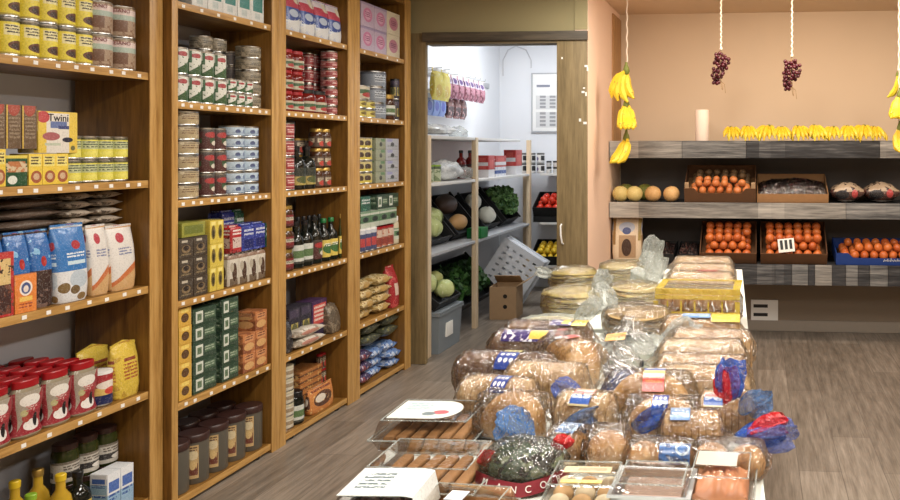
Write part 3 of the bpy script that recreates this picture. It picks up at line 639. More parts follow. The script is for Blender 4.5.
pack('lab_canister', (206, 170, 110), [('ell', .5, .7, .4, .14, (226, 206, 160)), ('rect', .1, .9, .1, .45, (120, 60, 40)), ('ell', .5, .4, .3, .14, (226, 190, 120)), ('lines', .2, .8, .8, .95, 2, (90, 60, 40))])
plain('canister_grey', (104, 100, 90), .35, .3, .08)
run(2, 5, 176, 272, 5, 1, lambda p: (canister('coffee_canister', p * .47, .205, 'canister_grey', 'brown_lid', 'lab_canister'), p * .98, .205), 'dark grey black lidded canister', 'canister', x=-2.335, rows=2, rowstep=.135)

# ================================================================ third bookcase
pack('lab_deterg', (70, 100, 176), [('band', 0, .28, (222, 230, 236)), ('diag', .2, .2, (226, 230, 232)), ('rect', 0, 1, .62, .86, (196, 60, 90)), ('ell', .5, .46, .4, .16, (50, 80, 160)), ('ell', .5, .48, .3, .1, (190, 206, 230)), ('band', .84, 1, (222, 214, 226)), ('ell', .8, .86, .2, .12, (226, 222, 200)), ('noise', 40, .63, (200, 210, 232), 0, .4)], .3)
run(3, 0, 287, 347, 4, 1, mk_pouch(.07, .21, 'lab_deterg', 'detergent_pouch'), 'blue white and red detergent pack', 'detergent', x=-2.345)
pack('lab_redjarlab', (130, 26, 30), [('rect', .1, .9, .5, .8, (206, 190, 170)), ('lines', .15, .85, .55, .78, 2, (60, 90, 50)), ('band', .0, .2, (90, 20, 24))], around=3)
pack('lab_greenlab', (196, 186, 160), [('rect', 0, 1, .4, .75, (60, 96, 56)), ('ell', .5, .3, .3, .2, (176, 50, 44))], around=3)
pack('lab_redcan', (150, 30, 36), [('band', .12, .2, (214, 170, 160)), ('band', .8, .88, (214, 170, 160)), ('rect', .2, .8, .3, .7, (176, 50, 54)), ('lines', .2, .8, .35, .65, 2, (232, 206, 200))], around=3)
run(3, 1, 287, 308, 2, 3, mk_jar(.105, 'red_sauce', 'lab_greenlab', 'red_lid', 'sauce_jar', lz=(.12, .62)), 'red sauce jar with pale label', 'jar', x=-2.345)
run(3, 1, 309, 331, 2, 1, mk_jar(.125, 'red_sauce', 'lab_greenlab', 'black_lid', 'sauce_jar', lz=(.1, .6)), 'wide red sauce jar with dark lid', 'jar', x=-2.345)
run(3, 1, 310, 328, 2, 4, mk_can(.086, 'lab_redcan'), 'dark red tomato can in the back stack', 'can', x=-2.47)
run(3, 1, 332.5, 345, 1, 7, mk_can(.051, 'lab_redcan', name='small_can'), 'small red tin in the tall stack', 'tin', x=-2.36)
run(3, 2, 287, 299, 1, 4, mk_can(.085, 'lab_redcan'), 'red and white tomato can by the near upright', 'can', x=-2.345)
pack('lab_darkbottle', (40, 46, 34), [('band', 0, .5, (176, 156, 70)), ('ell', .5, .3, .3, .2, (80, 90, 40))], around=2)
pack('lab_whitebottle', (206, 210, 200), [('rect', .1, .9, .3, .7, (90, 120, 70)), ('band', 0, .12, (60, 60, 50))], around=2)
run(3, 2, 299, 320, 2, 1, mk_bottle(.225, 'dark_glass', 'lab_darkbottle', 'black_lid', 'oil_bottle'), 'tall dark glass bottle with yellow label', 'bottle', x=-2.345)
pack('lab_darkjar', (84, 60, 40), [('rect', .1, .9, .4, .8, (206, 190, 160)), ('ell', .5, .3, .3, .25, (190, 60, 44)), ('lines', .2, .8, .5, .75, 2, (60, 50, 40))], around=3)
run(3, 2, 299, 319, 2, 3, mk_can(.088, 'lab_darkjar', 'gold_lid', 'pickle_jar'), 'dark pickle tin behind the tall bottles', 'tin', x=-2.46)
run(3, 2, 319, 334, 2, 3, mk_jar(.107, 'brown_sauce', 'lab_darkjar', 'gold_lid', 'pickle_jar', lz=(.1, .72)), 'brown pickle jar with cream label', 'jar', x=-2.36)
run(3, 3, 287, 298, 1, 3, mk_jar(.11, 'brown_sauce', 'lab_redjarlab', 'gold_lid', 'pickle_jar', lz=(.1, .7)), 'tan and red jar by the near upright', 'jar', x=-2.345)
run(3, 3, 298, 317, 2, 1, mk_bottle(.24, 'dark_glass', 'lab_whitebottle', 'black_lid', 'sauce_bottle'), 'dark bottle with white label', 'bottle', x=-2.35)
run(3, 3, 317, 326, 1, 1, mk_bottle(.255, 'dark_glass', 'lab_redgreen', 'black_lid', 'sauce_bottle'), 'tall slim dark bottle mid row', 'bottle', x=-2.35)
run(3, 3, 326, 341, 2, 1, mk_bottle(.235, 'dark_glass', 'lab_oil', 'green_lid', 'oil_bottle'), 'green capped bottle with yellow label', 'bottle', x=-2.35)
run(3, 3, 341, 350, 1, 1, mk_bottle(.25, 'olive_glass', 'lab_oil', 'gold_lid', 'oil_bottle'), 'olive bottle against the far upright', 'bottle', x=-2.35)
run(3, 3, 300, 340, 5, 1, mk_bottle(.25, 'dark_glass', 'lab_whitebottle', 'black_lid', 'sauce_bottle'), 'dark bottle in the back row', 'bottle', x=-2.45)
pack('lab_darkbox', (44, 40, 56), [('rect', .2, .8, .15, .6, (176, 160, 70)), ('ell', .5, .4, .25, .2, (90, 90, 50)), ('rect', .1, .9, .75, .95, (70, 60, 84))])
pack('lab_redpurple', (70, 36, 84), [('rect', .1, .95, .35, .9, (206, 74, 66)), ('lines', .15, .9, .4, .85, 4, (236, 214, 200)), ('band', 0, .25, (44, 34, 70))])
run(3, 4, 289, 312, 2, 1, mk_box(.1, .2, 'lab_darkbox', 'biscuit_box'), 'dark purple box with yellow panel', 'box', x=-2.40)
run(3, 4, 312, 327, 1, 1, mk_box(.1, .2, 'lab_redpurple', 'biscuit_box'), 'red and purple box between the dark boxes and brown bag', 'box', x=-2.40)
pack('lab_brownbag', (96, 82, 64), [('noise', 40, .56, (140, 124, 100)), ('noise', 70, .66, (50, 42, 36))], .35, bump=.5)
run(3, 4, 332, 350, 1, 1, mk_pouch(.09, .17, 'lab_brownbag', 'grain_bag', slump=.1), 'brown speckled grain bag against the far upright', 'bag', x=-2.35)
pack('lab_whitebag', (206, 196, 178), [('noise', 24, .6, (150, 136, 116)), ('ell', .5, .5, .3, .2, (190, 130, 110))], .3, bump=.6)
pack('lab_blackbag', (44, 40, 42), [('noise', 30, .6, (96, 92, 92))], .3, bump=.6)
run(3, 4, 287, 295, 1, 1, mk_pouch(.07, .16, 'lab_blackbag', 'spice_bag'), 'slim black bag at the near upright', 'bag', x=-2.345)
run(3, 4, 296, 326, 1, 2, lambda p: (pillow('rice_bag', p * .95, .075, .05, 'lab_whitebag', 11), .08, .05), 'cream coloured bag lying in front of the boxes', 'bag', x=-2.325, rjit=.05)
pack('lab_tub', (214, 206, 184), [('rect', .2, .8, .3, .7, (160, 140, 110)), ('band', .85, 1, (190, 180, 156))], around=2)
run(3, 5, 287, 298, 1, 5, mk_can(.062, 'lab_tub', 'cream_jar', 'spread_tub'), 'cream plastic tub in the near stack', 'tub', x=-2.345)
run(3, 5, 298, 308, 1, 1, mk_jar(.165, 'dark_glass', 'lab_whitebottle', 'black_lid', 'olive_jar', lz=(.1, .7)), 'dark glass jar with white label in front', 'jar', x=-2.335)
pack('lab_orangetray', (196, 124, 52), [('band', .3, .6, (116, 70, 36)), ('noise', 50, .6, (226, 176, 96))]); pack('lab_orangepack', (206, 128, 48), [('ell', .5, .5, .36, .3, (90, 52, 30)), ('ell', .4, .55, .2, .16, (226, 214, 196)), ('lines', .1, .9, .8, .95, 1, (120, 50, 20)), ('noise', 50, .64, (240, 190, 110))])
run(3, 5, 300, 322, 1, 6, mk_box(.12, .036, 'lab_orangetray', 'wafer_pack'), 'flat orange wafer pack in the back stack', 'wafer pack', x=-2.43)
run(3, 5, 311, 336, 1, 1, mk_pouch(.05, .135, 'lab_orangepack', 'wafer_pack'), 'orange wafer pack standing in front of the stack', 'wafer pack', x=-2.345)
run(3, 5, 321, 341, 2, 3, mk_can(.085, 'lab_darkjar', 'red_lid', 'small_can'), 'small dark spice tin in the back', 'tin', x=-2.44)

# ================================================================ doorway bookcase
pack('lab_pinkbox', (196, 176, 200), [('ell', .5, .5, .34, .3, (206, 120, 164)), ('ell', .5, .5, .22, .2, (222, 170, 196)), ('lines', .3, .7, .38, .62, 3, (150, 60, 110)), ('band', .9, 1, (168, 150, 186))])
pack('lab_paleorange', (216, 204, 176), [('ell', .5, .5, .34, .3, (190, 120, 140)), ('lines', .3, .7, .38, .62, 3, (120, 60, 90))])
run(4, 0, 361, 387, 2, 2, mk_box(.1, .145, 'lab_pinkbox', 'tissue_box'), 'pink lilac emblem box', 'box', x=-2.345)
run(4, 0, 387, 400, 1, 2, mk_box(.1, .145, 'lab_paleorange', 'tissue_box'), 'cream emblem box beside the lilac ones', 'box', x=-2.345)
pack('lab_ytin', (206, 190, 70), [('ell', .5, .5, .3, .25, (120, 100, 30)), ('band', .86, 1, (120, 110, 60))], around=3)
pack('lab_bluetin', (136, 146, 160), [('rect', .2, .8, .3, .8, (190, 200, 210)), ('lines', .2, .8, .3, .8, 3, (70, 76, 90)), ('band', .85, 1, (90, 96, 110))], around=2)
run(4, 1, 361, 379, 2, 2, mk_can(.055, 'lab_ytin', name='small_can'), 'small yellow tin', 'tin', x=-2.345)
run(4, 1, 362, 375, 1, 1, mk_can(.085, 'lab_greenlab', name='small_can'), 'green tin standing on the small yellow tins', 'tin', z0=.1105, x=-2.345)
run(4, 1, 379, 391, 1, 3, mk_can(.1, 'lab_bluetin'), 'grey blue tin stacked beside the yellow tins', 'tin', x=-2.345)
run(4, 1, 362, 371, 1, 3, mk_can(.098, 'lab_bluetin'), 'grey blue tin stacked behind the yellow tins', 'tin', x=-2.51)
run(4, 1, 391, 398, 1, 1, mk_jar(.165, 'brown_sauce', 'lab_whitebottle', 'gold_lid', 'sauce_jar'), 'slim brown jar between grey tins and tubs', 'jar', x=-2.345)
run(4, 1, 397, 406, 1, 2, mk_can(.135, 'lab_darkbox', 'black_lid', 'tub'), 'dark blue black tub by the doorway end', 'tub', x=-2.345)
pack('lab_ywtin', (196, 180, 110), [('ell', .3, .5, .16, .3, (70, 52, 40)), ('ell', .75, .5, .16, .3, (90, 60, 40)), ('band', 0, .25, (214, 196, 60))], around=2)
pack('lab_greybox', (176, 180, 190), [('ell', .5, .45, .14, .2, (60, 60, 66)), ('rect', .1, .5, .7, .95, (150, 150, 190)), ('lines', .1, .9, .2, .35, 1, (110, 120, 110))])
pack('lab_greenbox', (150, 156, 128), [('ell', .5, .45, .14, .2, (60, 60, 50)), ('rect', .5, .9, .7, .95, (90, 130, 80))])
run(4, 2, 361, 375, 2, 4, mk_can(.07, 'lab_ywtin', name='small_can'), 'small yellow and white can', 'can', x=-2.345)
run(4, 2, 376, 386, 1, 4, mk_box(.09, .07, 'lab_greenbox', 'tea_box'), 'grey green small box', 'box', x=-2.345)
run(4, 2, 386, 399, 1, 4, mk_box(.09, .07, 'lab_greybox', 'tea_box'), 'pale grey small box', 'box', x=-2.345)
pack('lab_whitegreen', (196, 204, 186), [('rect', .2, .8, .3, .75, (84, 124, 84)), ('ell', .5, .5, .18, .16, (30, 44, 34)), ('band', .88, 1, (120, 150, 116))], around=2)
pack('lab_redjarr', (150, 60, 46), [('rect', .1, .9, .5, .9, (206, 180, 160)), ('noise', 40, .58, (190, 110, 80))], around=2); pack('lab_bluejar', (66, 76, 116), [('band', .8, 1, (196, 200, 206)), ('rect', .2, .8, .2, .6, (190, 60, 60))], around=2)
run(4, 3, 362, 379, 3, 1, mk_can(.14, 'lab_bluejar', 'white_plastic', 'spice_jar'), 'blue spice tin with white lid', 'tin', x=-2.335)
run(4, 3, 379, 396, 3, 1, mk_can(.13, 'lab_redjarr', 'red_lid', 'spice_jar'), 'red brown spice tin', 'tin', x=-2.345)
run(4, 3, 396, 405, 1, 1, mk_jar(.18, 'cream_jar', 'lab_whitegreen', 'white_plastic', 'sauce_jar'), 'pale green jar by the doorway end', 'jar', x=-2.345)
run(4, 3, 361, 397, 4, 1, mk_box(.07, .1, 'lab_whitegreen', 'tea_box'), 'white and green small box on the spice tins', 'box', z0=.1415, x=-2.35)
run(4, 3, 377, 399, 2, 1, mk_box(.1, .09, 'lab_greentea', 'tea_box'), 'long green box on top of the pile', 'box', z0=.2425, x=-2.36)
run(4, 3, 361, 371, 1, 1, mk_box(.12, .09, 'lab_greencoffee', 'tea_box'), 'dark green box at the near upright', 'box', z0=.2425, x=-2.36)
pack('lab_pasta', (206, 178, 112), [('noise', 34, .55, (236, 216, 160)), ('noise', 50, .62, (150, 116, 60)), ('ell', .5, .5, .25, .3, (190, 150, 70))], .25, bump=.7)
pack('lab_redpasta', (172, 26, 36), [('noise', 30, .6, (206, 70, 70)), ('rect', .3, .7, .3, .6, (226, 200, 180))], .25, bump=.5)
run(4, 4, 362, 394, 2, 4, lambda p: (pillow('pasta_bag', p * .86, .15, .06, 'lab_pasta', 21, amp=.3), .15, .058), 'yellow pasta bag', 'pasta bag', x=-2.34, rjit=.12, jit=.025)
run(4, 4, 393, 406, 1, 1, mk_pouch(.11, .27, 'lab_redpasta', 'pasta_bag'), 'tall red pasta bag at the doorway end', 'pasta bag', x=-2.345)
pack('lab_dkgreenbag', (62, 66, 48), [('noise', 30, .58, (96, 100, 70)), ('noise', 60, .66, (160, 150, 70))], .3, bump=.6)
pack('lab_bluebag', (106, 144, 204), [('noise', 24, .55, (190, 206, 230)), ('noise', 50, .64, (50, 80, 160))], .25, bump=.7)
pack('lab_purplebag', (66, 50, 92), [('noise', 26, .56, (140, 60, 70)), ('noise', 50, .62, (190, 180, 200))], .25, bump=.6)
run(4, 5, 361, 374, 1, 3, lambda p: (pillow('snack_bag', p * .84, .13, .07, 'lab_purplebag', 31), .13, .068), 'purple and red snack bag', 'snack bag', x=-2.335, rjit=.1)
run(4, 5, 374, 405, 2, 3, lambda p: (pillow('snack_bag', p * .76, .15, .06, 'lab_bluebag', 33, amp=.3), .15, .058), 'pale blue snack bag', 'snack bag', x=-2.335, rjit=.1, jit=.03)
run(4, 5, 363, 403, 2, 2, lambda p: (pillow('lentil_bag', p * .86, .13, .068, 'lab_dkgreenbag', 35), .13, .068), 'dark green bag on the snack bags', 'bag', x=-2.35, z0=.212, rjit=.06)
# ================================================================ fruit wall
def barn(name, a, b, c, vert=False):
    t = NT(name); o = t.coord('Object')
    n = t.noise(t.mapping(o, (1.0, 8, 14)), 2.2, 6.0, 0.7); n2 = t.noise(t.mapping(o, (3.0, 8, 60)), 2.0, 3.0)
    br = t.new('ShaderNodeTexVoronoi'); br.inputs['Scale'].default_value = 1.0; t.link(t.mapping(o, (1.4, .01, .01)), br.inputs['Vector'])
    bw = t.new('ShaderNodeRGBToBW'); t.link(br.outputs['Color'], bw.inputs[0])
    f = t.math('ADD', t.math('ADD', t.math('MULTIPLY', n, .6), t.math('MULTIPLY', n2, .3)), t.math('MULTIPLY', bw.outputs[0], .18))
    t.bsdf(t.ramp(f, [(.38, a), (.52, b), (.66, c)]), .75, bump=f, bstr=.3, bdist=.004); return reg(name, t)
barn('barn_grey', (66, 66, 67), (120, 119, 117), (164, 161, 156)); barn('barn_dark', (26, 26, 28), (60, 60, 62), (112, 111, 110)); barn('barn_light', (92, 89, 85), (142, 138, 132), (182, 176, 166))
SY = 6.0; SX0, SX1 = PX + 0.006, 2.7
def fshelf(z0, z1, mat, lab, breaks):
    o = link('barnwood_shelf', None, None, ((SX0 + SX1) / 2, (SY + BY) / 2, 0)); tag(o, lab, 'shelf', 'barnwood shelves on the fruit wall')
    ox, oy = (SX0 + SX1) / 2, (SY + BY) / 2
    link('shelf_board', MB().box(SX0 - ox, SX1 - ox, SY + .026 - oy, BY - .014 - oy, z1 - .03, z1).mesh('shelf_board', 'barn_dark', .002), o)
    xs = [SX0] + breaks + [SX1]
    for i in range(len(xs) - 1):
        m = mat[i % len(mat)]
        link('front_board', MB().box(xs[i] - ox + .001, xs[i + 1] - ox - .001, SY - oy, SY + .025 - oy, z0, z1 + .002).mesh('front_board', m, .003), o)
    return o
def fx(u): return at_y(u, 151, SY).x
ZT, ZM, ZL = 1.525, 1.06, 0.60
fshelf(1.397, ZT, ['barn_light', 'barn_grey', 'barn_dark', 'barn_light'], 'top barnwood shelf carrying the row of bananas', [fx(682), fx(746), fx(880)])
fshelf(.945, ZM, ['barn_light', 'barn_grey'], 'middle barnwood shelf carrying melons and dark fruit boxes', [fx(846)])
o = fshelf(.452, ZL, ['barn_dark', 'barn_dark', 'barn_dark', 'barn_grey', 'barn_dark', 'barn_light', 'barn_dark', 'barn_grey', 'barn_dark', 'barn_grey', 'barn_dark'], 'lowest barnwood shelf of short upright planks under the orange crates', [fx(u) for u in (700, 775, 792, 808, 815, 832, 846, 858, 870, 888)])

# ---- bananas
def banana_mat(name, a, b, tip):
    t = NT(name); g = t.coord('Generated'); n = t.noise(t.coord('Object'), 30)
    sp = t.new('ShaderNodeSeparateXYZ'); t.link(g, sp.inputs[0])
    c = t.mix(n, hexc(a), hexc(b)); c = t.mix(t.math('MULTIPLY', t.math('GREATER_THAN', t.noise(t.coord('Object'), 60, 1), .68), .7), c, hexc(tip)); t.bsdf(c, .42); return reg(name, t)
banana_mat('banana_skin', (216, 178, 30), (234, 200, 52), (110, 84, 28)); banana_mat('banana_greenish', (206, 188, 44), (226, 204, 56), (110, 120, 40))
plain('banana_stem', (112, 118, 44), .6, 0, .2)
def one_banana(L=.17, r=.018, bend=1.25, seg=7):
    P = []; rad = []; n = 9
    for k in range(n + 1):
        t = k / n; a = bend * (t - .0)
        P.append((L / bend * (1 - math.cos(a)), 0, -L / bend * math.sin(a)))
        rad.append(r * (.34 if t < .06 else .5 if t < .13 else .92 if t < .24 else 1 if t < .78 else .8 if t < .88 else .5 if t < .96 else .26))
    return MB().tube(P, rad, seg)
BAN = [one_banana(.185 + .01 * i, .0205, 1.05 + .14 * i).mesh('banana', ['banana_skin', 'banana_greenish', 'banana_skin'][i]) for i in range(3)]
BANH = [one_banana(.185 + .01 * i, .026, 1.05 + .14 * i).mesh('banana', ['banana_skin', 'banana_skin', 'banana_greenish'][i]) for i in range(3)]
CROWN = MB().lathe([(.012, -.03), (.021, -.012), (.018, .006), (.009, .03), (.007, .045)], 9).mesh('crown', 'banana_stem')
def axes(xl, zl):
    z = Vector(zl).normalized(); x = Vector(xl); x = (x - z * x.dot(z)).normalized(); y = z.cross(x)
    return Matrix((x, y, z)).transposed()
def banana_bunch(loc, label, group, mode, n=5, rz=0.0, sc=1.0):
    """a hand of bananas: hanging by its crown (fan or sweep) or arching over a shelf on its tips (lie)"""
    o = link('banana_bunch' if mode == 'lie' else 'hanging_banana_bunch', None, None, loc, (0, 0, rz)); tag(o, label, 'bananas', group); o.scale = (sc, sc, sc)
    if mode == 'lie': link('crown', CROWN, o, (0, .07, .098), (R(-78), 0, 0))
    else: link('crown', CROWN, o, (0, 0, 0))
    for i in range(n):
        f = (i - (n - 1) / 2) / max(1, (n - 1) / 2)
        if mode == 'lie':
            a = R(30) * f; fw = Vector((math.sin(a), -math.cos(a), -.02 - .05 * (i % 2)))
            p, M = (.014 * f, .055, .100 - .012 * (i % 2)), axes((0, 0, -1), -fw)
        elif mode == 'fan':
            dn = Vector((math.sin(R(15) * f), -.1, -math.cos(R(15) * f)))
            p, M = (.014 * f, -.006 * (i % 2), -.012), axes((-.2 * f, -1, 0), -dn)
        else:
            dn = Vector((-.62 + .42 * f, -.12 * f, -.72)); p, M = (.008 * f, .012 * f, -.012), axes((1, -.2, 0), -dn)
        link('banana', (BAN if mode == 'lie' else BANH)[i % 3], o, p, M.to_euler())
    return o
plain('rope_white', (226, 210, 190), .8, 0, .1)
def rope(x, y, ztop, zbot, label, knots=()):
    n = 44; P = [(x + .0035 * math.sin(k * 1.6), y + .0035 * math.cos(k * 1.6), zbot + (ztop - zbot) * k / n) for k in range(n + 1)]
    o = link('hanging_rope', MB().tube(P, .0055, 6).mesh('hanging_rope', 'rope_white')); tag(o, label, 'rope', 'ropes hanging from the ceiling')
    b = MB()
    for z in knots: link('knot', MB().ball((x, y, z), (.011, .011, .013), 10, 6).mesh('knot', 'rope_white'), o)
    return o
def hang_at(u, Y): return at_y(u, 151, Y).x
YB = 5.55
def zat(v, u, Y): return at_y(u, v, Y).z
xb = hang_at(627, YB)
rope(xb, YB, CEIL, zat(142, 627, YB), 'pale rope near the pillar holding three banana bunches', [zat(v, 627, YB) for v in (66, 99, 134)])
for v, w, n, m, rz in ((70, 'topmost of three on the rope by the pillar', 4, 'sweep', 0), (104, 'middle of three on the rope by the pillar', 4, 'fan', R(12)), (137, 'lowest of three on the rope by the pillar', 4, 'fan', R(-35))):
    banana_bunch((xb, YB - .032, zat(v, 627, YB)), 'yellow banana bunch hanging ' + w, 'hanging banana bunches', m, n, rz, 1.16)
xb2 = hang_at(899, YB)
rope(xb2, YB, CEIL, zat(128, 899, YB), 'pale rope at the picture edge holding banana bunches', [zat(v, 899, YB) for v in (70, 92, 122)])
for v, w, n, m, rz in ((74, 'small greenish banana bunch topmost on the rope at the picture edge', 3, 'sweep', R(180)), (95, 'yellow banana bunch in the middle of the rope at the picture edge', 5, 'fan', R(-20)), (128, 'yellow banana bunch lowest on the rope at the picture edge', 5, 'fan', R(10))):
    banana_bunch((xb2, YB - (.032 if v != 74 else -.032), zat(v, 899, YB)), w, 'hanging banana bunches', m, n, rz, .85 if v == 74 else 1.05)
us = [732, 749, 767, 783, 800, 817, 832, 849, 863, 876]
for i, u in enumerate(us):
    p = at_y(u, 138, SY + .05)
    banana_bunch((p.x, SY + .06 + random.uniform(-.008, .008), ZT + .022), f'yellow banana bunch on the top shelf, {ORD[i + 1]} from the pale roll', 'banana bunches in a row on the top shelf', 'lie', 5 + i % 2, random.uniform(-.35, .35), .80 + .05 * (i % 3))
# ---- pale paper roll on the top shelf
p = at_y(702, 137, 6.12)
o = link('paper_roll', MB().lathe([(.052, 0), (.053, .004), (.053, .236), (.050, .24), (.02, .24), (.02, .05)], 24, cap1=True).mesh('paper_roll', plain('roll_paper', (244, 222, 204), .7, 0, .03)), None, (p.x, 6.12, ZT))
tag(o, 'pale upright paper roll standing alone on the top shelf', 'paper roll'); link('core', MB().lathe([(.0198, .05), (.0198, .242), (.017, .242), (.017, .05)], 16).mesh('core', 'kraft_pale'), o)
# ---- grapes on ropes
plain('grape', (78, 22, 34), .25, 0, .4, 60); plain('grape_stem', (150, 120, 84), .8, 0, .2)
GR = [MB().ball((0, 0, 0), (.0125, .0125, .014), 10, 7).mesh('grape', 'grape')]
def grape_bunch(u, v0, v1, Y, label, seed):
    rnd = random.Random(seed); x = hang_at(u, Y); z1 = zat(v0, u, Y); z0 = zat(v1, u, Y); L = z1 - z0
    o = link('hanging_grape_bunch', None, None, (x, Y, z1)); tag(o, label, 'grapes', 'dark grape bunches hanging on ropes')
    link('stem', MB().tube([(0, 0, .03), (.004, .004, -.02), (-.004, 0, -L * .5), (.006, 0, -L), (.014, 0, -L - .045)], .003, 6).mesh('stem', 'grape_stem'), o)
    for k in range(2): link('dry_twig', MB().tube([(.0, 0, -L * .9), (.02 + .012 * k, -.004, -L - .01), (.018 + .02 * k, 0, -L - .05 - .02 * k)], .0022, 5).mesh('dry_twig', 'grape_stem'), o)
    pts = []; tries = 0
    while len(pts) < 62 and tries < 6000:
        tries += 1; t = rnd.random(); w = .058 * (.55 + .6 * math.sin(math.pi * min(1, t * .9 + .12))) * (1 - .35 * t); a = rnd.uniform(0, 6.283); r = w * math.sqrt(rnd.uniform(.25, 1))
        q = Vector((r * math.cos(a) + .012 * math.sin(5 * t) - .012 * t, r * math.sin(a), -.012 - L * .96 * t))
        if all((q - w_).length > .0185 for w_ in pts): pts.append(q)
    for q in pts: link('grape', GR[0], o, q, (rnd.uniform(-.5, .5), rnd.uniform(-.5, .5), 0))
for u, v0, v1, lab, rl in ((720, 53, 83, 'dark red grape bunch on the rope above the pale roll', 'pale rope above the pale roll holding one grape bunch'), (791, 60, 89, 'dark red grape bunch on the rope over the middle of the bananas', 'pale rope over the middle of the bananas holding grapes')):
    rope(hang_at(u + 1, YB), YB, CEIL, zat(v0 - 2, u, YB) + .012, rl, [zat(v0 - 3, u, YB) + .008]); grape_bunch(u, v0 - 1, v1, YB, lab, u)
# ---- crates
def crate(name, w, d, h, mat, label, loc, tilt=0.0, rz=0.0, front=1.0, back=1.0, group=None, t=.006, dip=0.0, corner=None):
    """open box: w along x, d along y (front at -y), tilted up at the back"""
    o = link(name, None, None, loc, (tilt, 0, rz)); tag(o, label, 'crate', group)
    link('base', MB().box(-w / 2, w / 2, 0, d, 0, t).mesh('base', mat, .001), o)
    if dip:   # front wall with a dipped middle
        pts = [(-w / 2, 0), (w / 2, 0), (w / 2, h * front), (w * .36, h * front), (w * .3, h * (front - dip)), (-w * .3, h * (front - dip)), (-w * .36, h * front), (-w / 2, h * front)]
        fm = MB().loft([[(x, y, z) for x, z in pts] for y in (0, t)])
    else: fm = MB().box(-w / 2, w / 2, 0, t, 0.0, h * front)
    link('front_wall', fm.mesh('front_wall', mat, .001 if not dip else 0, smooth=30), o)
    link('back_wall', MB().box(-w / 2, w / 2, d - t, d, 0.0, h * back).mesh('back_wall', mat, .001), o)
    for s in (-1, 1):
        link('side_wall', MB().loft([[(x, t, 0), (x, d - t, 0), (x, d - t, h * back), (x, t, h * front)] for x in (s * w / 2, s * (w / 2 - t))]).mesh('side_wall', mat), o)
        if corner: link('corner_post', MB().box(s * (w / 2 - t) - (.03 if s > 0 else 0), s * (w / 2 - t) + (0 if s > 0 else .03), t, t + .02, t, h * front * 1.35).mesh('corner_post', corner, .001), o)
    return o
def fill(c, mesh, w, d, r, label, cat, group, h0=.006, n=None, layers=2, seed=1, name='fruit', slope=0.0, sub=None, pick=None):
    """heap fruit of radius r in a crate, resting on its base and on each other"""
    rnd = random.Random(seed); M = Matrix.Translation(c.location) @ Euler(c.rotation_euler).to_matrix().to_4x4(); out = []
    sp = 2 * r * 1.03
    for l in range(layers):
        off = (l % 2) * sp / 2; sh_ = max(off, l * r * 1.46 * math.tan(c.rotation_euler[0]) * 1.02); nx = int((w - .02 - off * 2) / sp); ny = int((d - .02 - off - sh_) / sp)
        for j in range(ny):
            for i in range(nx):
                if l == layers - 1 and layers > 1 and rnd.random() < .12: continue
                x = -(nx - 1) * sp / 2 + i * sp; y = .01 + r + sh_ + j * sp
                z = h0 + r + l * r * 1.46
                q = M @ Vector((x + rnd.uniform(-.001, .001), y + rnd.uniform(-.001, .001), z))
                me = mesh if not isinstance(mesh, (list, tuple)) else (pick(l, j, i, rnd) if pick else rnd.choice(mesh))
                if me is None: continue
                f = link(name, me, None, q, (rnd.uniform(0, 6), rnd.uniform(0, 6), rnd.uniform(0, 6)))
                lab = label if isinstance(label, str) else label[me.name.split('.')[0]]
                tag(f, lab, cat, group); out.append(f)
    return out
def fruit_mesh(name, r, mat, sq=(1, 1, .93), dimple=.12, seg=12, rings=8):
    def fn(p):
        q = p.copy(); t = abs(p.z)
        q.z *= 1 - dimple * max(0, t - .8) / .2; return q
    return MB().ball((0, 0, 0), (r * sq[0], r * sq[1], r * sq[2]), seg, rings, fn).mesh(name, mat, smooth=80)
def skin(name, a, b, scale=18, rough=.38, spot=None):
    t = NT(name); oi = t.new('ShaderNodeObjectInfo'); o = t.coord('Object'); n = t.noise(o, scale)
    f = t.math('ADD', t.math('MULTIPLY', n, .6), t.math('MULTIPLY', oi.outputs['Random'], .5))
    c = t.mix(t.math('MINIMUM', f, 1.0), hexc(a), hexc(b))
    if spot: c = t.mix(t.math('GREATER_THAN', t.noise(o, scale * 5, 1), .66), c, hexc(spot))
    t.bsdf(c, rough, bump=t.noise(o, 160), bstr=.06, bdist=.002); return reg(name, t)
skin('orange_skin', (170, 66, 28), (216, 122, 58)); skin('persimmon_skin', (176, 84, 40), (220, 140, 80)); skin('kiwi_skin', (84, 60, 40), (116, 90, 58), rough=.6)
skin('tomato_skin', (196, 36, 22), (226, 70, 40), rough=.25); skin('lemon_skin', (222, 178, 30), (240, 206, 60)); skin('melon_skin', (198, 172, 96), (226, 204, 132), 40, .6, (236, 222, 170)); skin('melon_green', (120, 128, 52), (160, 158, 76), 40, .6, (196, 190, 120)); skin('melon_tan', (206, 160, 100), (226, 182, 122), 40, .6, (236, 206, 160))
calyx = None
OR = fruit_mesh('orange', .034, 'orange_skin'); PE = fruit_mesh('persimmon', .031, 'persimmon_skin', (1, 1, .85)); KI = fruit_mesh('kiwi', .030, 'kiwi_skin', (.92, .92, 1.0)); TO = fruit_mesh('tomato', .040, 'tomato_skin', (1, 1, .86)); LE = fruit_mesh('lemon', .034, 'lemon_skin', (.86, .86, 1.0))
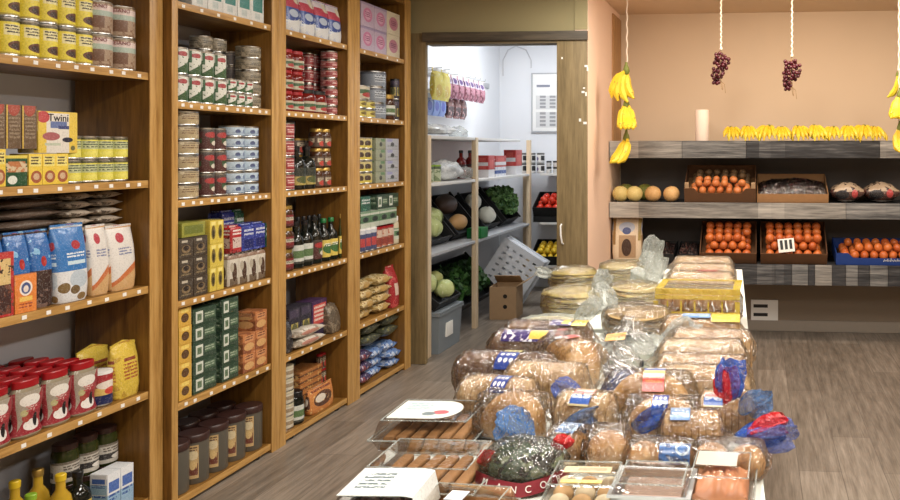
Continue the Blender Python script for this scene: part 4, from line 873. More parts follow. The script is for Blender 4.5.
# middle shelf: melons, then boxes
def at_shelf(u, Z, Y): return at_y(u, 151, Y).x
for i, (u, Y, m, l) in enumerate(((615, 6.10, 'melon_skin', 'yellow melon in front beside the pillar'), (634.5, 6.10, 'melon_skin', 'yellow melon second in the front row'), (653, 6.10, 'melon_tan', 'tan melon third in the front row'), (671.5, 6.10, 'melon_tan', 'tan melon beside the brown persimmon crate'),
        (624, 6.30, 'melon_green', 'green melon behind the yellow one by the pillar'), (645, 6.30, 'melon_green', 'green melon behind, second from the pillar'))):
    r = .064 if Y < 6.2 else .069
    x = at_shelf(u, ZM, Y); x = max(x, PX + r + .012)
    o = link('melon', fruit_mesh('melon', r, m, (1, 1, .96), .05, 20, 12), None, (x, Y, ZM + r * .955), (.1, .2, i)); tag(o, l, 'melon', 'melons on the middle shelf')
    link('stem_scar', MB().lathe([(.009, -.002), (.008, .003), (.003, .003)], 10).mesh('stem_scar', 'kraft'), o, (0, 0, r * .915))
x0, x1 = fx(684), fx(756)
c = crate('cardboard_crate', x1 - x0, .36, .115, 'kraft_dark', 'brown cardboard crate of persimmons and kiwis beside the melons', ((x0 + x1) / 2, SY + .04, ZM + .001), R(22), 0, 1.0, 1.35, dip=.35, corner='kraft_pale')
fill(c, [KI, PE], x1 - x0, .35, .032, {'kiwi': 'dark brown kiwi at the back of the brown crate', 'persimmon': 'orange persimmon in the brown crate beside the melons'}, 'fruit', None, .05, layers=2, seed=3, name='fruit', pick=lambda l, j, i, r: (PE if j < 2 else KI))
for o in list(bpy.data.objects):
    if o.type == 'MESH' and o.parent is None and o.data in (KI, PE):
        o.name = 'kiwi' if o.data == KI else 'persimmon'; o['category'] = o.name.split('.')[0]; o['group'] = 'kiwis in the brown crate' if o.data == KI else 'persimmons in the brown crate'
link('crate_liner', MB().box(-(x1 - x0) / 2 + .008, (x1 - x0) / 2 - .008, .008, .35, .006, .05).mesh('crate_liner', 'kraft', .002), c)
# box of dark dates under film
x0, x1 = fx(757), fx(829)
c = crate('carton', x1 - x0, .36, .085, 'kraft', 'open tan carton of dark dates under clear film', ((x0 + x1) / 2, SY + .04, ZM + .001), R(10), 0, .8, 1.75)
pack('dates', (36, 24, 22), [('noise', 34, .56, (78, 42, 38)), ('noise', 60, .64, (120, 84, 72))], .22, bump=.8)
rnd = random.Random(5)
def heap(w, d, h, mat, seed, name, amp=.25, nx=26, ny=12):
    r = random.Random(seed); rings = []
    for j in range(ny + 1):
        t = j / ny; y = d * t; e = math.sin(math.pi * min(1, max(0, t))) ** .5 if 0 < t < 1 else 0
        top = [(-w / 2 + w * i / nx, y, h * (.55 + .45 * (math.sin(math.pi * i / nx) ** .4 if 0 < i < nx else 0) * e) * (1 + r.uniform(-amp, amp) * (0 < i < nx))) for i in range(nx + 1)]
        rings.append(top + [(w / 2, y, 0), (-w / 2, y, 0)])
    return MB().loft(rings).mesh(name, mat, smooth=80)
link('dates', heap(x1 - x0 - .02, .33, .12, 'dates', 3, 'dates'), c, (0, .012, .0065))
link('film', heap(x1 - x0 - .018, .334, .135, 'film', 4, 'film', .05), c, (0, .011, .006))
# two clear bags of chestnuts
pack('lab_chestnut', (84, 50, 42), [('band', .55, 1.0, (186, 160, 130)), ('noise', 26, .6, (150, 120, 110), 0, .5), ('noise', 30, .58, (70, 50, 44), .55, 1), ('ell', .7, .4, .22, .22, (40, 36, 40)), ('ell', .3, .45, .1, .2, (190, 60, 60)), ('rect', .2, .85, .06, .12, (230, 226, 220))], .2, bump=.7)
for i, (u0, u1, lab) in enumerate(((833, 866, 'clear and tan bag of chestnuts beside the date carton'), (867, 902, 'clear and tan bag of chestnuts by the picture edge'))):
    a, b = fx(u0), fx(u1); pr = pillow('chestnut_bag', b - a - .01, .30, .155, 'lab_chestnut', 41 + i)
    tag_ = pr.place(((a + b) / 2, SY + .20, ZM + .001), lab, 'bag', 'chestnut bags on the middle shelf', R(90))
# lower shelf
x0, x1 = fx(610), fx(641)
pack('lab_kraftbag', (236, 212, 176), [('rect', .25, .8, .1, .62, (186, 150, 108)), ('ell', .5, .34, .16, .2, (70, 44, 30)), ('ell', .5, .8, .26, .12, (190, 196, 214)), ('ell', .5, .72, .14, .08, (70, 84, 140)), ('rect', .86, 1, .5, 1, (170, 140, 60)), ('rect', .0, .14, .4, 1, (160, 120, 60))], .35, bump=.3)
pr = pouch('potato_bag', .13, x1 - x0, .345, 'lab_kraftbag'); pr.place((max((x0 + x1) / 2, PX + .12), SY + .11, ZL + .001), 'tall kraft and white food bag standing by the pillar', 'bag', None, R(-90))
for i, (u0, u1, lab, z) in enumerate(((658, 684, 'dark flat tray of figs beside the kraft bag', 0), (662, 698, 'dark flat tray of figs beside the orange crate', 0))):
    if i == 0: x0, x1, y0 = fx(654), fx(674), SY + .03
    else: x0, x1, y0 = fx(676), fx(698), SY + .03
    c = crate('tray', x1 - x0 - .006, .34, .07, 'crate_black', lab, ((x0 + x1) / 2, y0, ZL + .001), R(8), 0, 1, 1.2, 'dark fruit trays on the lowest shelf')
    link('figs', heap(x1 - x0 - .024, .315, .09, 'dates', 9 + i, 'figs'), c, (0, .012, .0065))
def orange_crate(u0, u1, mat, lab, flab, seed, mesh, h=.10, d=.36, tilt=33, layers=3, front=1.0, dip=0.0):
    x0, x1 = fx(u0), fx(u1)
    c = crate('cardboard_crate', x1 - x0 - .008, d, h, mat, lab, ((x0 + x1) / 2, SY + .04, ZL + .001), R(tilt), 0, front, 1.25, dip=dip)
    fill(c, mesh, x1 - x0 - .02, d - .01, .034, flab, 'orange', flab.replace('orange ', 'oranges ', 1), .03, layers=layers, seed=seed, name='orange')
    link('crate_liner', MB().box(-(x1 - x0) / 2 + .012, (x1 - x0) / 2 - .012, .008, d - .008, .006, .03).mesh('crate_liner', 'kraft_dark', .002), c); return c
orange_crate(699, 757, 'kraft_dark', 'dark cardboard crate of oranges beside the fig trays', 'orange in the crate beside the fig trays', 11, OR)
c = orange_crate(760, 828, 'kraft_dark', 'dark cardboard crate of oranges with a white price card', 'orange in the crate with the white card', 12, OR)
cd = link('price_card', MB().box(-.06, .06, -.002, .002, 0, .10).mesh('price_card', 'white_paper', .0008)); p = at_y(787, 252, SY - .02)
cd.location = (p.x, SY - .022, p.z); cd.rotation_euler = (R(-14), R(-6), 0); tag(cd, 'white price card stuck among the oranges', 'card')
for k in range(3): link('print', MB().box(-.045 + .034 * k, -.024 + .034 * k, -.0026, -.0019, .02, .09).mesh('print', 'black_ink', smooth=0), cd)
c = orange_crate(836, 925, 'blue_card', 'blue cardboard crate of oranges with white script', 'orange in the blue crate', 13, OR, .09, .36, 9, 2, 1.0, .40)
pr_ = MB(); 
for k in range(9):
    a = .03 + k * .024; pr_.tube([(a, -.001, .030), (a + .006, -.001, .046 + .006 * (k % 3)), (a + .012, -.001, .032), (a + .018, -.001, .042)], .0024, 5)
link('script_lettering', pr_.mesh('script_lettering', 'white_ink'), c)
# ================================================================ cold room
ZC1, ZC2, ZC3 = .72, 1.22, 1.56
SXF, SXB = -2.29, IX + .004                   # side rack front and back
YR0, YR1 = DY + .14, 7.98
BF = 8.02                                     # front of the back rack
plain('rack_white', (222, 220, 216), .5, 0, .04); plain('rack_grey', (176, 178, 182), .5, 0, .06)
o = link('side_rack', None, None, ((SXF + SXB) / 2, (YR0 + YR1) / 2, 0)); tag(o, 'long white cold room rack with pale pine posts along the side wall', 'rack')
ox, oy = o.location.x, o.location.y
for z, m in ((ZC1, 'rack_grey'), (ZC2, 'rack_white'), (ZC3, 'rack_white')):
    link('shelf', MB().box(SXB - ox, SXF - ox, YR0 - oy, (YR1 if z < ZC3 else 7.6) - oy, z - .022, z).mesh('shelf', m, .002), o)
for y in (YR0 + .03, 6.385, 7.94):
    link('post', MB().box(SXF - .032 - ox, SXF + .004 - ox, y - .03 - oy, y + .03 - oy, 0, ZC3 + (.0)).mesh('post', 'pale_pine', .003), o)
link('back_panel', MB().box(SXB - ox - .001, SXB + .006 - ox, YR0 - oy, 7.6 - oy, ZC2, ZC3 - .022).mesh('back_panel', plain('panel_pink', (226, 212, 204), .6, 0, .03), .001), o)
o2 = link('back_rack', None, None, (-2.0, BF + .17, 0)); tag(o2, 'white cold room rack along the far wall with tomatoes and lemons', 'rack')
for z in (.28, ZC1, ZC2): link('shelf', MB().box(SXF + .08 + 2.0 - 0.0, .68, -.17, .17, z - .022, z).mesh('shelf', 'rack_white', .002), o2)
for x in (SXF - .07 + 2.0, .66): link('post', MB().box(x - .03, x + .03, -.175, -.135, 0, ZC2 + .0).mesh('post', 'pale_pine', .003), o2)
def yx(u, X=-2.35): return at_x(u, 151, X).y
# tilted black crates on the side rack: the open top leans out into the aisle
def side_crate(u0, u1, z, label, tilt=48, d=.40, h=.16, lift=0.0, xo=-2.60, w=None):
    y0, y1 = yx(u0, -2.46), yx(u1, -2.46)
    if w: y1 = y0 + w
    o = link('produce_crate', None, None, (xo, (y0 + y1) / 2, z + lift), Euler((0, R(tilt), 0)))
    tag(o, label, 'crate', 'black produce crates in the cold room'); w = y1 - y0
    M = 'crate_black'; t = .012
    # local: x runs from the wall side (up, after tilting) towards the aisle; z is the depth of the crate
    link('base', MB().box(-d / 2, d / 2, -w / 2, w / 2, 0, t).mesh('base', M, .002), o)
    for s in (-1, 1):
        link('side_wall', MB().box(-d / 2, d / 2, s * w / 2 - t * (s > 0), s * w / 2 + t * (s < 0), t, h).mesh('side_wall', M, .002), o)
        link('end_wall', MB().box(s * d / 2 - t * (s > 0), s * d / 2 + t * (s < 0), -w / 2 + t, w / 2 - t, t, h).mesh('end_wall', M, .002), o)
        link('rim', MB().box(-d / 2 - .008, d / 2 + .008, s * w / 2 - .01, s * w / 2 + .01, h, h + .014).mesh('rim', M, .003), o)
    # lowest corner sits on the shelf
    o.location.z = z + .003 + d / 2 * math.sin(R(tilt))
    return o, w
def in_crate(c, q): return Matrix.Translation(c.location) @ Euler(c.rotation_euler).to_matrix().to_4x4() @ Vector(q)
skin('cabbage_skin', (176, 190, 120), (206, 214, 156), 10, .5, (222, 228, 186)); skin('squash_skin', (66, 50, 44), (96, 74, 62), 12, .4); skin('butternut_skin', (196, 150, 96), (216, 176, 122), 10, .45); skin('turnip_skin', (214, 216, 200), (230, 230, 218), 9, .4); skin('melon_pale', (150, 156, 92), (178, 180, 116), 10, .5)
def cabbage(loc, r, label, mat='cabbage_skin', cat='cabbage', name='cabbage', sq=(1, 1, .9), group=None):
    rnd = random.Random(label)
    def fn(p): 
        a = math.atan2(p.y, p.x); return p * (1 + .035 * math.sin(3 * a + 4 * p.z) + .02 * math.sin(7 * a - 3 * p.z))
    o = link(name, MB().ball((0, 0, 0), (r * sq[0], r * sq[1], r * sq[2]), 20, 12, fn).mesh(name, mat, smooth=80), None, loc, (rnd.uniform(-.4, .4), rnd.uniform(-.4, .4), rnd.uniform(0, 6))); tag(o, label, cat, group)
    if name == 'cabbage':
        lf = MB()
        for k in range(3):
            a0 = k * 2.1; rings = []
            for i in range(7):
                t = -.9 + 1.5 * i / 6; ring = []
                for j in range(7):
                    a = a0 + (j - 3) * .28 * math.cos(t * .9); rr = r * 1.03 * (1 + .05 * (abs(j - 3) == 3) + .02 * math.sin(5 * a))
                    ring.append((rr * sq[0] * math.cos(t) * math.cos(a), rr * sq[1] * math.cos(t) * math.sin(a), rr * sq[2] * math.sin(t)))
                rings.append(ring)
            lf.loft(rings, False, False, False)
        link('outer_leaves', lf.mesh('outer_leaves', mat, smooth=80), o)
    return o
def leafy(c, w, d, h, n, label, seed, mat, name='leafy_greens', lsize=.055):
    """a heap of curly leaves filling a crate"""
    rnd = random.Random(seed); b = MB()
    M = Matrix.Translation(c.location) @ Euler(c.rotation_euler).to_matrix().to_4x4()
    for k in range(n):
        x = rnd.uniform(-d / 2, d / 2) * .9; y = rnd.uniform(-w / 2, w / 2) * .9
        e = 1 - max(abs(x) / (d / 2), abs(y) / (w / 2)) ** 2
        z = h * (.35 + .65 * e) * rnd.uniform(.75, 1.05) + .02
        Rm = Euler((rnd.uniform(-1.1, 1.1), rnd.uniform(-1.1, 1.1), rnd.uniform(0, 6.3))).to_matrix(); s = lsize * rnd.uniform(.6, 1.2)
        grid = []
        for i in range(4):
            for sgn in (1,):
                grid.append([Vector((x, y, z)) + Rm @ Vector((s * (u_ - .0), s * (i / 3 - .5) * 1.4, s * .25 * math.sin(3 * u_ + 4 * i / 3 + k) + .12 * s * rnd.uniform(-1, 1))) for u_ in (-.5 * (1 - abs(i / 3 - .45)), 0, .5 * (1 - abs(i / 3 - .45)))])
        b.loft([[tuple(p) for p in g] for g in grid], False, False, False)
    me = b.mesh(name, mat, smooth=80)
    o = link(name, me, None, c.location, c.rotation_euler); tag(o, label, 'vegetables'); return o
def leaf_mat(name, a, b):
    t = NT(name); g = t.new('ShaderNodeNewGeometry'); t.bsdf(t.mix(g.outputs['Random Per Island'], hexc(a), hexc(b)), .5); return reg(name, t)
leaf_mat('leaf_green', (50, 92, 44), (136, 176, 104)); leaf_mat('leaf_dark', (22, 48, 24), (74, 118, 58)); leaf_mat('leaf_pale', (150, 170, 120), (200, 210, 176))
# upper tier on the middle shelf
c1, w1 = side_crate(424, 447, ZC1, 'black tilted crate of pale cabbages on the middle cold room shelf', 50, .40, .085)
for q, r, l in (((-.086, -.10), .080, 'pale green cabbage, topmost in the middle shelf crate'), ((.088, -.075), .085, 'pale green cabbage, lowest in the middle shelf crate'), ((.0, .10), .078, 'pale green cabbage between its two neighbours on the middle shelf')):
    cabbage(in_crate(c1, (q[0], q[1], r * .94 + .018)), r, l)
c2, w2 = side_crate(451, 472, ZC1, 'black tilted crate of squash on the middle cold room shelf', 50, .40, .085)
for q, s, m, l in (((-.09, -.02), (.09, .17, .08), 'squash_skin', 'dark brown squash in the tilted crate'), ((.095, -.04), (.07, .14, .07), 'butternut_skin', 'tan butternut squash below the dark brown squash')):
    o = link('squash', MB().ball((0, 0, 0), s, 18, 12, lambda p: Vector((p.x * (1 - .25 * max(0, p.y)), p.y, p.z * (1 - .25 * max(0, p.y))))).mesh('squash', m, smooth=80), None, in_crate(c2, (q[0], q[1], s[2] + .014)), c2.rotation_euler); tag(o, l, 'squash')
    link('stem', MB().lathe([(.014, 0), (.01, .03), (.012, .04)], 8).mesh('stem', 'grape_stem'), o, (0, s[1] * .98, 0), (R(-90), 0, 0))
c3, w3 = side_crate(479, 496, ZC1, 'black tilted crate of white turnips on the middle cold room shelf', 50, .38, .085)
for q, r, l in (((-.08, -.05), .075, 'white turnip, upper one in the tilted crate'), ((.09, 0), .08, 'white turnip, lower one in the tilted crate')):
    cabbage(in_crate(c3, (q[0], q[1], r + .016)), r, l, 'turnip_skin', 'turnip', 'turnip', (1, 1, 1))
c4, w4 = side_crate(499, 513, ZC1, 'black tilted crate heaped with curly greens on the middle cold room shelf', 50, .40, .10)
leafy(c4, w4 - .12, .30, .24, 460, 'curly green lettuce heaped in the tilted crate', 3, 'leaf_green')
# lower tier
c5, w5 = side_crate(448, 486, .12, 'black tilted crate of dark greens under the middle cold room shelf', 48, .44, .10, xo=-2.585)
leafy(c5, w5 - .14, .30, .18, 520, 'dark leafy greens heaped in the lower tilted crate', 5, 'leaf_dark', lsize=.07)
p5 = in_crate(c5, (.12, w5 * .36, .2))
# green carton on the shelf edge
p = at_x(480, 246, SXF + .0); 
o = carton('small_carton', .12, .17, .085, 'green_lid').place((SXF - .055, 6.56, ZC1 + .001), 'small bright green carton at the edge of the middle shelf', 'carton')
# grey bin with a crate of cabbages on it
yb0 = 5.56; bx = -2.36
b = MB().loft([[(sx * w / 2, sy * l / 2, z) for sx, sy in ((-1, -1), (1, -1), (1, 1), (-1, 1))] for z, w, l in ((0, .26, .40), (.27, .29, .44), (.272, .31, .46), (.288, .31, .46), (.288, .29, .44), (.03, .245, .38))])
o = link('storage_bin', b.mesh('storage_bin', 'grey_bin', 0, smooth=20), None, (bx - .03, 5.72, .001)); tag(o, 'grey plastic storage bin on the floor just inside the doorway', 'bin')
link('label', MB().box(.136, .148, -.09, .03, .10, .20).mesh('label', 'white_paper', .0005), o, (0, 0, 0), (0, 0, 0))
link('label', MB().box(-.06, .04, -.2255, -.2105, .09, .18).mesh('label', 'white_paper', .0005), o, (0, 0, 0), (R(2.6), 0, 0))
lidm = MB().box(-.155, .155, -.23, .23, .289, .303).mesh('lid', 'grey_bin', .006); link('lid', lidm, o)
c6 = link('produce_crate', None, None, (bx - .05, 5.72, .404), Euler((0, R(36), 0))); tag(c6, 'black tilted crate of cabbages standing on the grey bin', 'crate', 'black produce crates in the cold room')
d6, w6, h6 = .30, .42, .07
link('base', MB().box(-d6 / 2, d6 / 2, -w6 / 2, w6 / 2, 0, .01).mesh('base', 'crate_black', .002), c6)
for s in (-1, 1):
    link('side_wall', MB().box(-d6 / 2, d6 / 2, s * w6 / 2 - .01 * (s > 0), s * w6 / 2 + .01 * (s < 0), .01, h6).mesh('side_wall', 'crate_black', .002), c6)
    link('end_wall', MB().box(s * d6 / 2 - .01 * (s > 0), s * d6 / 2 + .01 * (s < 0), -w6 / 2 + .01, w6 / 2 - .01, .01, h6).mesh('end_wall', 'crate_black', .002), c6)
c6.location.z = .306 + d6 / 2 * math.sin(R(36))
for q, r, l in (((-.047, -.10), .08, 'pale green cabbage, topmost in the crate on the grey bin'), ((.056, .045), .074, 'pale green cabbage, lower one in the crate on the grey bin')):
    cabbage(in_crate(c6, (q[0], q[1], r * .94 + .014)), r, l)
cabbage(in_crate(c6, (-.065, .125, .072)), .06, 'olive green round squash in the crate on the grey bin', 'melon_pale', 'squash', 'round_squash')
# cardboard box and the leaning white basket
pb = at_z(500, 319, 0)
o = link('cardboard_box', None, None, (-2.185, 6.84, .001), (0, 0, R(4))); tag(o, 'open brown cardboard box on the cold room floor', 'box')
L_, W_b, H_b = .23, .26, .28
link('base', MB().box(-L_ / 2, L_ / 2, -W_b / 2, W_b / 2, 0, .005).mesh('base', 'kraft_pale'), o)
for s in (-1, 1):
    link('side_wall', MB().box(-L_ / 2, L_ / 2, s * W_b / 2 - .005 * (s > 0), s * W_b / 2 + .005 * (s < 0), .005, H_b).mesh('side_wall', 'kraft_pale', .001), o)
    link('end_wall', MB().box(s * L_ / 2 - .005 * (s > 0), s * L_ / 2 + .005 * (s < 0), -W_b / 2 + .005, W_b / 2 - .005, .005, H_b).mesh('end_wall', 'kraft_pale', .001), o)
    link('hand_hole', MB().lathe([(.018, 0), (.018, .0012)], 14).mesh('hand_hole', 'black_ink'), o, (.02, -W_b / 2 - .0012, .2 - .09 * (s > 0)), (R(90), 0, 0))
link('flap', MB().box(-L_ / 2, L_ / 2, -.13, .0, -.002, .003).mesh('flap', 'kraft_pale', .001), o, (0, W_b / 2, H_b), (R(-35), 0, 0)); link('flap', MB().box(0, .12, -W_b / 2, W_b / 2, -.002, .003).mesh('flap', 'kraft_pale', .001), o, (L_ / 2, 0, H_b), (0, R(-30), 0))
def perforated(b, w, h, t, nx, ny, fx_=.46, fy=.30, margin=.035):
    """panel in local xz with real slots; thickness t along y"""
    cw, ch = (w - 2 * margin) / nx, (h - 2 * margin) / ny
    b.box(0, w, 0, t, 0, margin).box(0, w, 0, t, h - margin, h).box(0, margin, 0, t, margin, h - margin).box(w - margin, w, 0, t, margin, h - margin)
    for j in range(ny):
        z = margin + j * ch; a = ch * (1 - fy) / 2
        b.box(margin, w - margin, 0, t, z, z + a).box(margin, w - margin, 0, t, z + ch - a, z + ch)
        for i in range(nx):
            x = margin + i * cw; c = cw * (1 - fx_) / 2
            b.box(x, x + c, 0, t, z + a, z + ch - a).box(x + cw - c, x + cw, 0, t, z + a, z + ch - a)
    return b
BW, BH, BD = .44, .44, .14
o = link('plastic_basket', None, None, (-2.44, 7.24, .004)); tag(o, 'white slotted plastic basket leaning over on the cold room floor', 'basket')
o.rotation_euler = Euler((R(-6), R(32), R(0)))
plain('basket_white', (222, 226, 232), .35, 0, .03)
link('base_panel', perforated(MB(), BW, BH, .008, 5, 6).mesh('base_panel', 'basket_white', smooth=0), o, (-BW / 2, 0, .1))
for z, hh in ((.1, 0), (.1 + BH - .008, 0)): link('side_wall', MB().box(-BW / 2, BW / 2, .008, BD, z, z + .008).mesh('side_wall', 'basket_white', .002), o)
for x in (-BW / 2, BW / 2 - .008): link('end_wall', MB().box(x, x + .008, .008, BD, .108, .1 + BH - .008).mesh('end_wall', 'basket_white', .002), o)
rim = MB().box(-BW / 2 - .018, BW / 2 + .018, BD - .012, BD + .004, .1 - .018, .1).box(-BW / 2 - .018, BW / 2 + .018, BD - .012, BD + .004, .1 + BH, .1 + BH + .018).box(-BW / 2 - .018, -BW / 2, BD - .012, BD + .004, .1, .1 + BH).box(BW / 2, BW / 2 + .018, BD - .012, BD + .004, .1, .1 + BH)
link('rim', rim.mesh('rim', 'basket_white', smooth=0), o)
bpy.context.view_layer.update()
zmin = min((o.matrix_world @ ch.matrix_local @ Vector(k)).z for ch in o.children for k in ch.bound_box); o.location.z += .003 - zmin
# far rack: tomatoes, lemons
def far_crate(u0, u1, z, lab, flab, mesh, r, seed, cat, tilt=24):
    x0, x1 = at_y(u0, 151, BF).x, at_y(u1, 151, BF).x
    c = crate('produce_crate', x1 - x0, .32, .10, 'crate_black', lab, ((x0 + x1) / 2, BF + .01, z + .001), R(tilt), 0, 1, 1.2, 'black produce crates in the cold room')
    fill(c, mesh, x1 - x0 - .012, .31, r, flab, cat, flab.split(' in ')[0].replace('round ', '') + 's in the far crate', .04, layers=2, seed=seed, name=cat)
    link('crate_liner', MB().box(-(x1 - x0) / 2 + .01, (x1 - x0) / 2 - .01, .008, .31, .006, .04).mesh('crate_liner', 'crate_black', .002), c)
far_crate(533, 562, ZC1 + .06 + .0, 'black crate of red tomatoes on the far rack', 'red tomato in the upper black crate on the far rack', TO, .040, 21, 'tomato')
far_crate(531, 562, .281, 'black crate of lemons low on the far rack', 'yellow lemon in the lower black crate on the far rack', LE, .034, 22, 'lemon')
# riser box under the tomato crate
x0, x1 = at_y(533, 151, BF).x, at_y(562, 151, BF).x
o = link('riser_tray', MB().box(x0, x1, BF + .004, BF + .32, ZC1 + .001, ZC1 + .0595).mesh('riser_tray', 'crate_black', .003)); tag(o, 'low black tray under the tomato crate on the far rack', 'tray')
# upper shelf goods
pack('lab_redbottle', (150, 24, 30), [('band', .75, 1, (60, 16, 20)), ('rect', .2, .8, .2, .5, (200, 60, 50))], around=2)
for i, (u, lab) in enumerate(((461, 'dark red bottle on the upper shelf beside the clear bag'), (470, 'dark red bottle on the upper shelf beside the post'))):
    y = yx(u, -2.45); bottle('sauce_bottle', .042, .235, 'red_sauce', 'lab_redbottle', 'black_lid').place((-2.45, y, ZC2 + .001), lab, 'bottle', 'red bottles on the upper cold room shelf')
pack('lab_greencup', (186, 196, 160), [('noise', 30, .55, (120, 140, 96)), ('band', .8, 1, (70, 90, 60))], around=2)
for i, u in enumerate((429, 436.5)):
    can('cup', .04, .125, 'lab_greencup', 'lime_lid', 'cream_jar').place((-2.38, yx(u, -2.38) - .02, ZC2 + .001), ['pale green cup of salad beside the doorpost', 'pale green cup of salad beside the clear bag'][i], 'cup', 'salad cups on the upper cold room shelf')
def crumpled(name, a, b, c, mat, seed, amp=.28):
    r = random.Random(seed); ph = [r.uniform(0, 6) for _ in range(8)]
    def fn(p):
        d = 0
        for k in range(4): d += math.sin((3 + 2 * k) * p.x + ph[k]) * math.sin((4 + k) * p.y + ph[k + 4]) * math.sin((2 + 3 * k) * p.z + ph[k]) / (1 + .5 * k)
        q = p * (1 + amp * d * .6 + r.uniform(-.05, .05)); q.z = max(q.z, -.82); return q
    return MB().ball((0, 0, 0), (a, b, c), 26, 16, fn).mesh(name, mat, smooth=50)
pack('white_film', (224, 226, 226), [('noise', 14, .58, (196, 200, 204)), ('noise', 40, .66, (246, 246, 246))], .15, bump=.8)
o = link('plastic_bag', crumpled('plastic_bag', .11, .23, .085, 'white_film', 3), None, (-2.42, 6.02, ZC2 + .078)); tag(o, 'crumpled white clear plastic bag sagging on the upper cold room shelf', 'plastic bag')
link('bag_end', crumpled('bag_end', .05, .11, .05, 'film_milky', 6), o, (.10, .20, -.022))
pack('lab_redpack', (196, 44, 40), [('band', .0, .35, (232, 232, 236)), ('rect', .2, .8, .4, .8, (214, 80, 70))]); pack('lab_whitepack', (226, 228, 234), [('rect', .0, 1, .25, .55, (70, 100, 170)), ('noise', 30, .6, (180, 190, 220)), ('band', .85, 1, (196, 60, 50))])
pack('lab_bwcan', (226, 224, 222), [('rect', .1, .6, .2, .75, (30, 28, 30)), ('band', .86, 1, (60, 58, 60)), ('ell', .75, .4, .15, .2, (120, 100, 150))], around=2)
Y_ = lambda u: yx(u, -2.40)
def upper(kind, u, X, lab, cat, z=ZC2 + .001, g=None): return kind.place((X, yx(u, X), z), lab, cat, g)
upper(carton('snack_box', .12, .16, .19, 'lab_redpack'), 485, -2.38, 'red snack box beside the pale post on the upper shelf', 'box')
upper(carton('snack_box', .14, .30, .10, 'lab_whitepack'), 493.5, -2.39, 'white and blue pack, lower one beside the red box', 'box')
upper(carton('snack_box', .14, .30, .085, 'lab_redpack'), 493.5, -2.39, 'red topped pack lying on the white and blue pack', 'box', ZC2 + .102)
upper(carton('snack_box', .12, .20, .24, 'lab_redpack'), 513, -2.38, 'tall red box near the cold room corner', 'box')
for k, u in enumerate((518, 527, 536)):
    for l in range(2):
        x = at_y(u + 5, 151, BF + .1).x
        can('food_can', .04, .105, 'lab_bwcan').place((x, BF + .09, ZC2 + .001 + l * .106), f'black and white can on the far rack, {ORD[k + 1]} from the corner, {["lower", "upper"][l]} layer', 'can', 'black and white cans on the far rack')
pack('lab_smalljar', (206, 204, 200), [('band', .78, 1, (96, 92, 90)), ('rect', .2, .8, .2, .6, (170, 166, 150))], around=2)
for k, u in enumerate((549, 555.5, 562)):
    for l in range(2):
        x = at_y(u, 151, BF + .06).x
        can('small_jar', .026, .062, 'lab_smalljar', 'dark_metal').place((x, BF + .06, ZC2 + .001 + l * .0645), f'small pale jar on the far rack, {ORD[k + 1]} beyond the cans, {["lower", "upper"][l]} layer', 'jar', 'small pale jars on the far rack')
o = link('plastic_bag', crumpled('plastic_bag', .13, .34, .044, 'white_film', 13), None, (-2.48, 5.95, ZC3 + .056)); tag(o, 'heap of white bags lying on top of the side rack', 'plastic bag')
link('bag_end', crumpled('bag_end', .07, .12, .055, 'film_milky', 16), o, (.03, .42, -.018))
# ---- hook racks with hanging packets on the side wall
pack('lab_hang_pink', (186, 120, 140), [('rect', .1, .9, .6, .95, (206, 200, 214)), ('noise', 30, .55, (120, 50, 70), 0, .6), ('ell', .5, .75, .3, .12, (90, 60, 120))], .25); pack('lab_hang_blue', (120, 150, 220), [('rect', .1, .9, .7, .95, (196, 210, 236)), ('ell', .5, .4, .3, .2, (70, 90, 190))], .25); pack('lab_hang_brown', (130, 84, 80), [('rect', .1, .9, .1, .5, (80, 54, 60)), ('noise', 30, .6, (190, 150, 150)), ('band', .85, 1, (60, 70, 120))], .25); pack('lab_hang_yellow', (238, 220, 60), [('ell', .5, .3, .3, .2, (226, 190, 40)), ('noise', 26, .64, (246, 240, 150))], .25)
def hook_rack(z, y0, y1, label):
    o = link('hook_rack', MB().box(IX + .002, IX + .016, y0, y1, z, z + .05).mesh('hook_rack', 'rack_grey', .002)); tag(o, label, 'hook rack', 'hook racks on the cold room wall'); return o
def hanging(o, y, z, w, h, mat, label, reach=.22, group=None, tilt=0.0):
    link('hook', MB().tube([(IX + .016, y, z + .03), (IX + reach + .02, y, z + .03), (IX + reach + .024, y, z + .048)], .0035, 6).mesh('hook', 'metal'), o)
    b = MB(); rings = []
    for t, sw, sd in ((0, 1, .06), (.03, 1, .1), (.2, 1, .9), (.5, 1, 1), (.78, 1, .6), (.86, 1, .1), (1, 1, .06)):
        rings.append([(x * .022 * sd, yy * w / 2 * sw, -h * (1 - t)) for x, yy in ((1, -.9), (1, 0), (1, .9), (0, 1), (-1, .9), (-1, 0), (-1, -.9), (0, -1))])
    p = link('hanging_packet', b.loft(rings).mesh('hanging_packet', mat, smooth=50), None, (IX + reach - .02, y, z + .026), (0, R(tilt), R(random.uniform(-5, 5)))); tag(p, label, 'packet', group)
    link('header', MB().box(-.002, .002, -w * .4, w * .4, -.022, .0).mesh('header', 'white_paper', .0006), p)
def wy(u): return at_x(u, 151, IX + .2).y
zr1, zr2 = 1.88, 1.66
r1 = hook_rack(2.09, 5.6, 8.0, 'upper grey hook rack of pink packets on the cold room wall'); r2 = hook_rack(1.93, 5.6, 7.3, 'lower grey hook rack of blue packets on the cold room wall')
for k, u in enumerate((432, 440)):
    hanging(r1, wy(u), 2.075, .18, .25, 'lab_hang_yellow', ['yellow packet hanging by the doorpost', 'yellow packet hanging second from the doorpost'][k], .26, 'yellow hanging packets')
for k, u in enumerate((450, 456, 462, 468, 473, 478, 483)):
    hanging(r1, wy(u), 2.07, .115, .20, 'lab_hang_pink', f'pink and white packet, {ORD[k + 1]} from the yellow ones', .2, 'pink hanging packets')
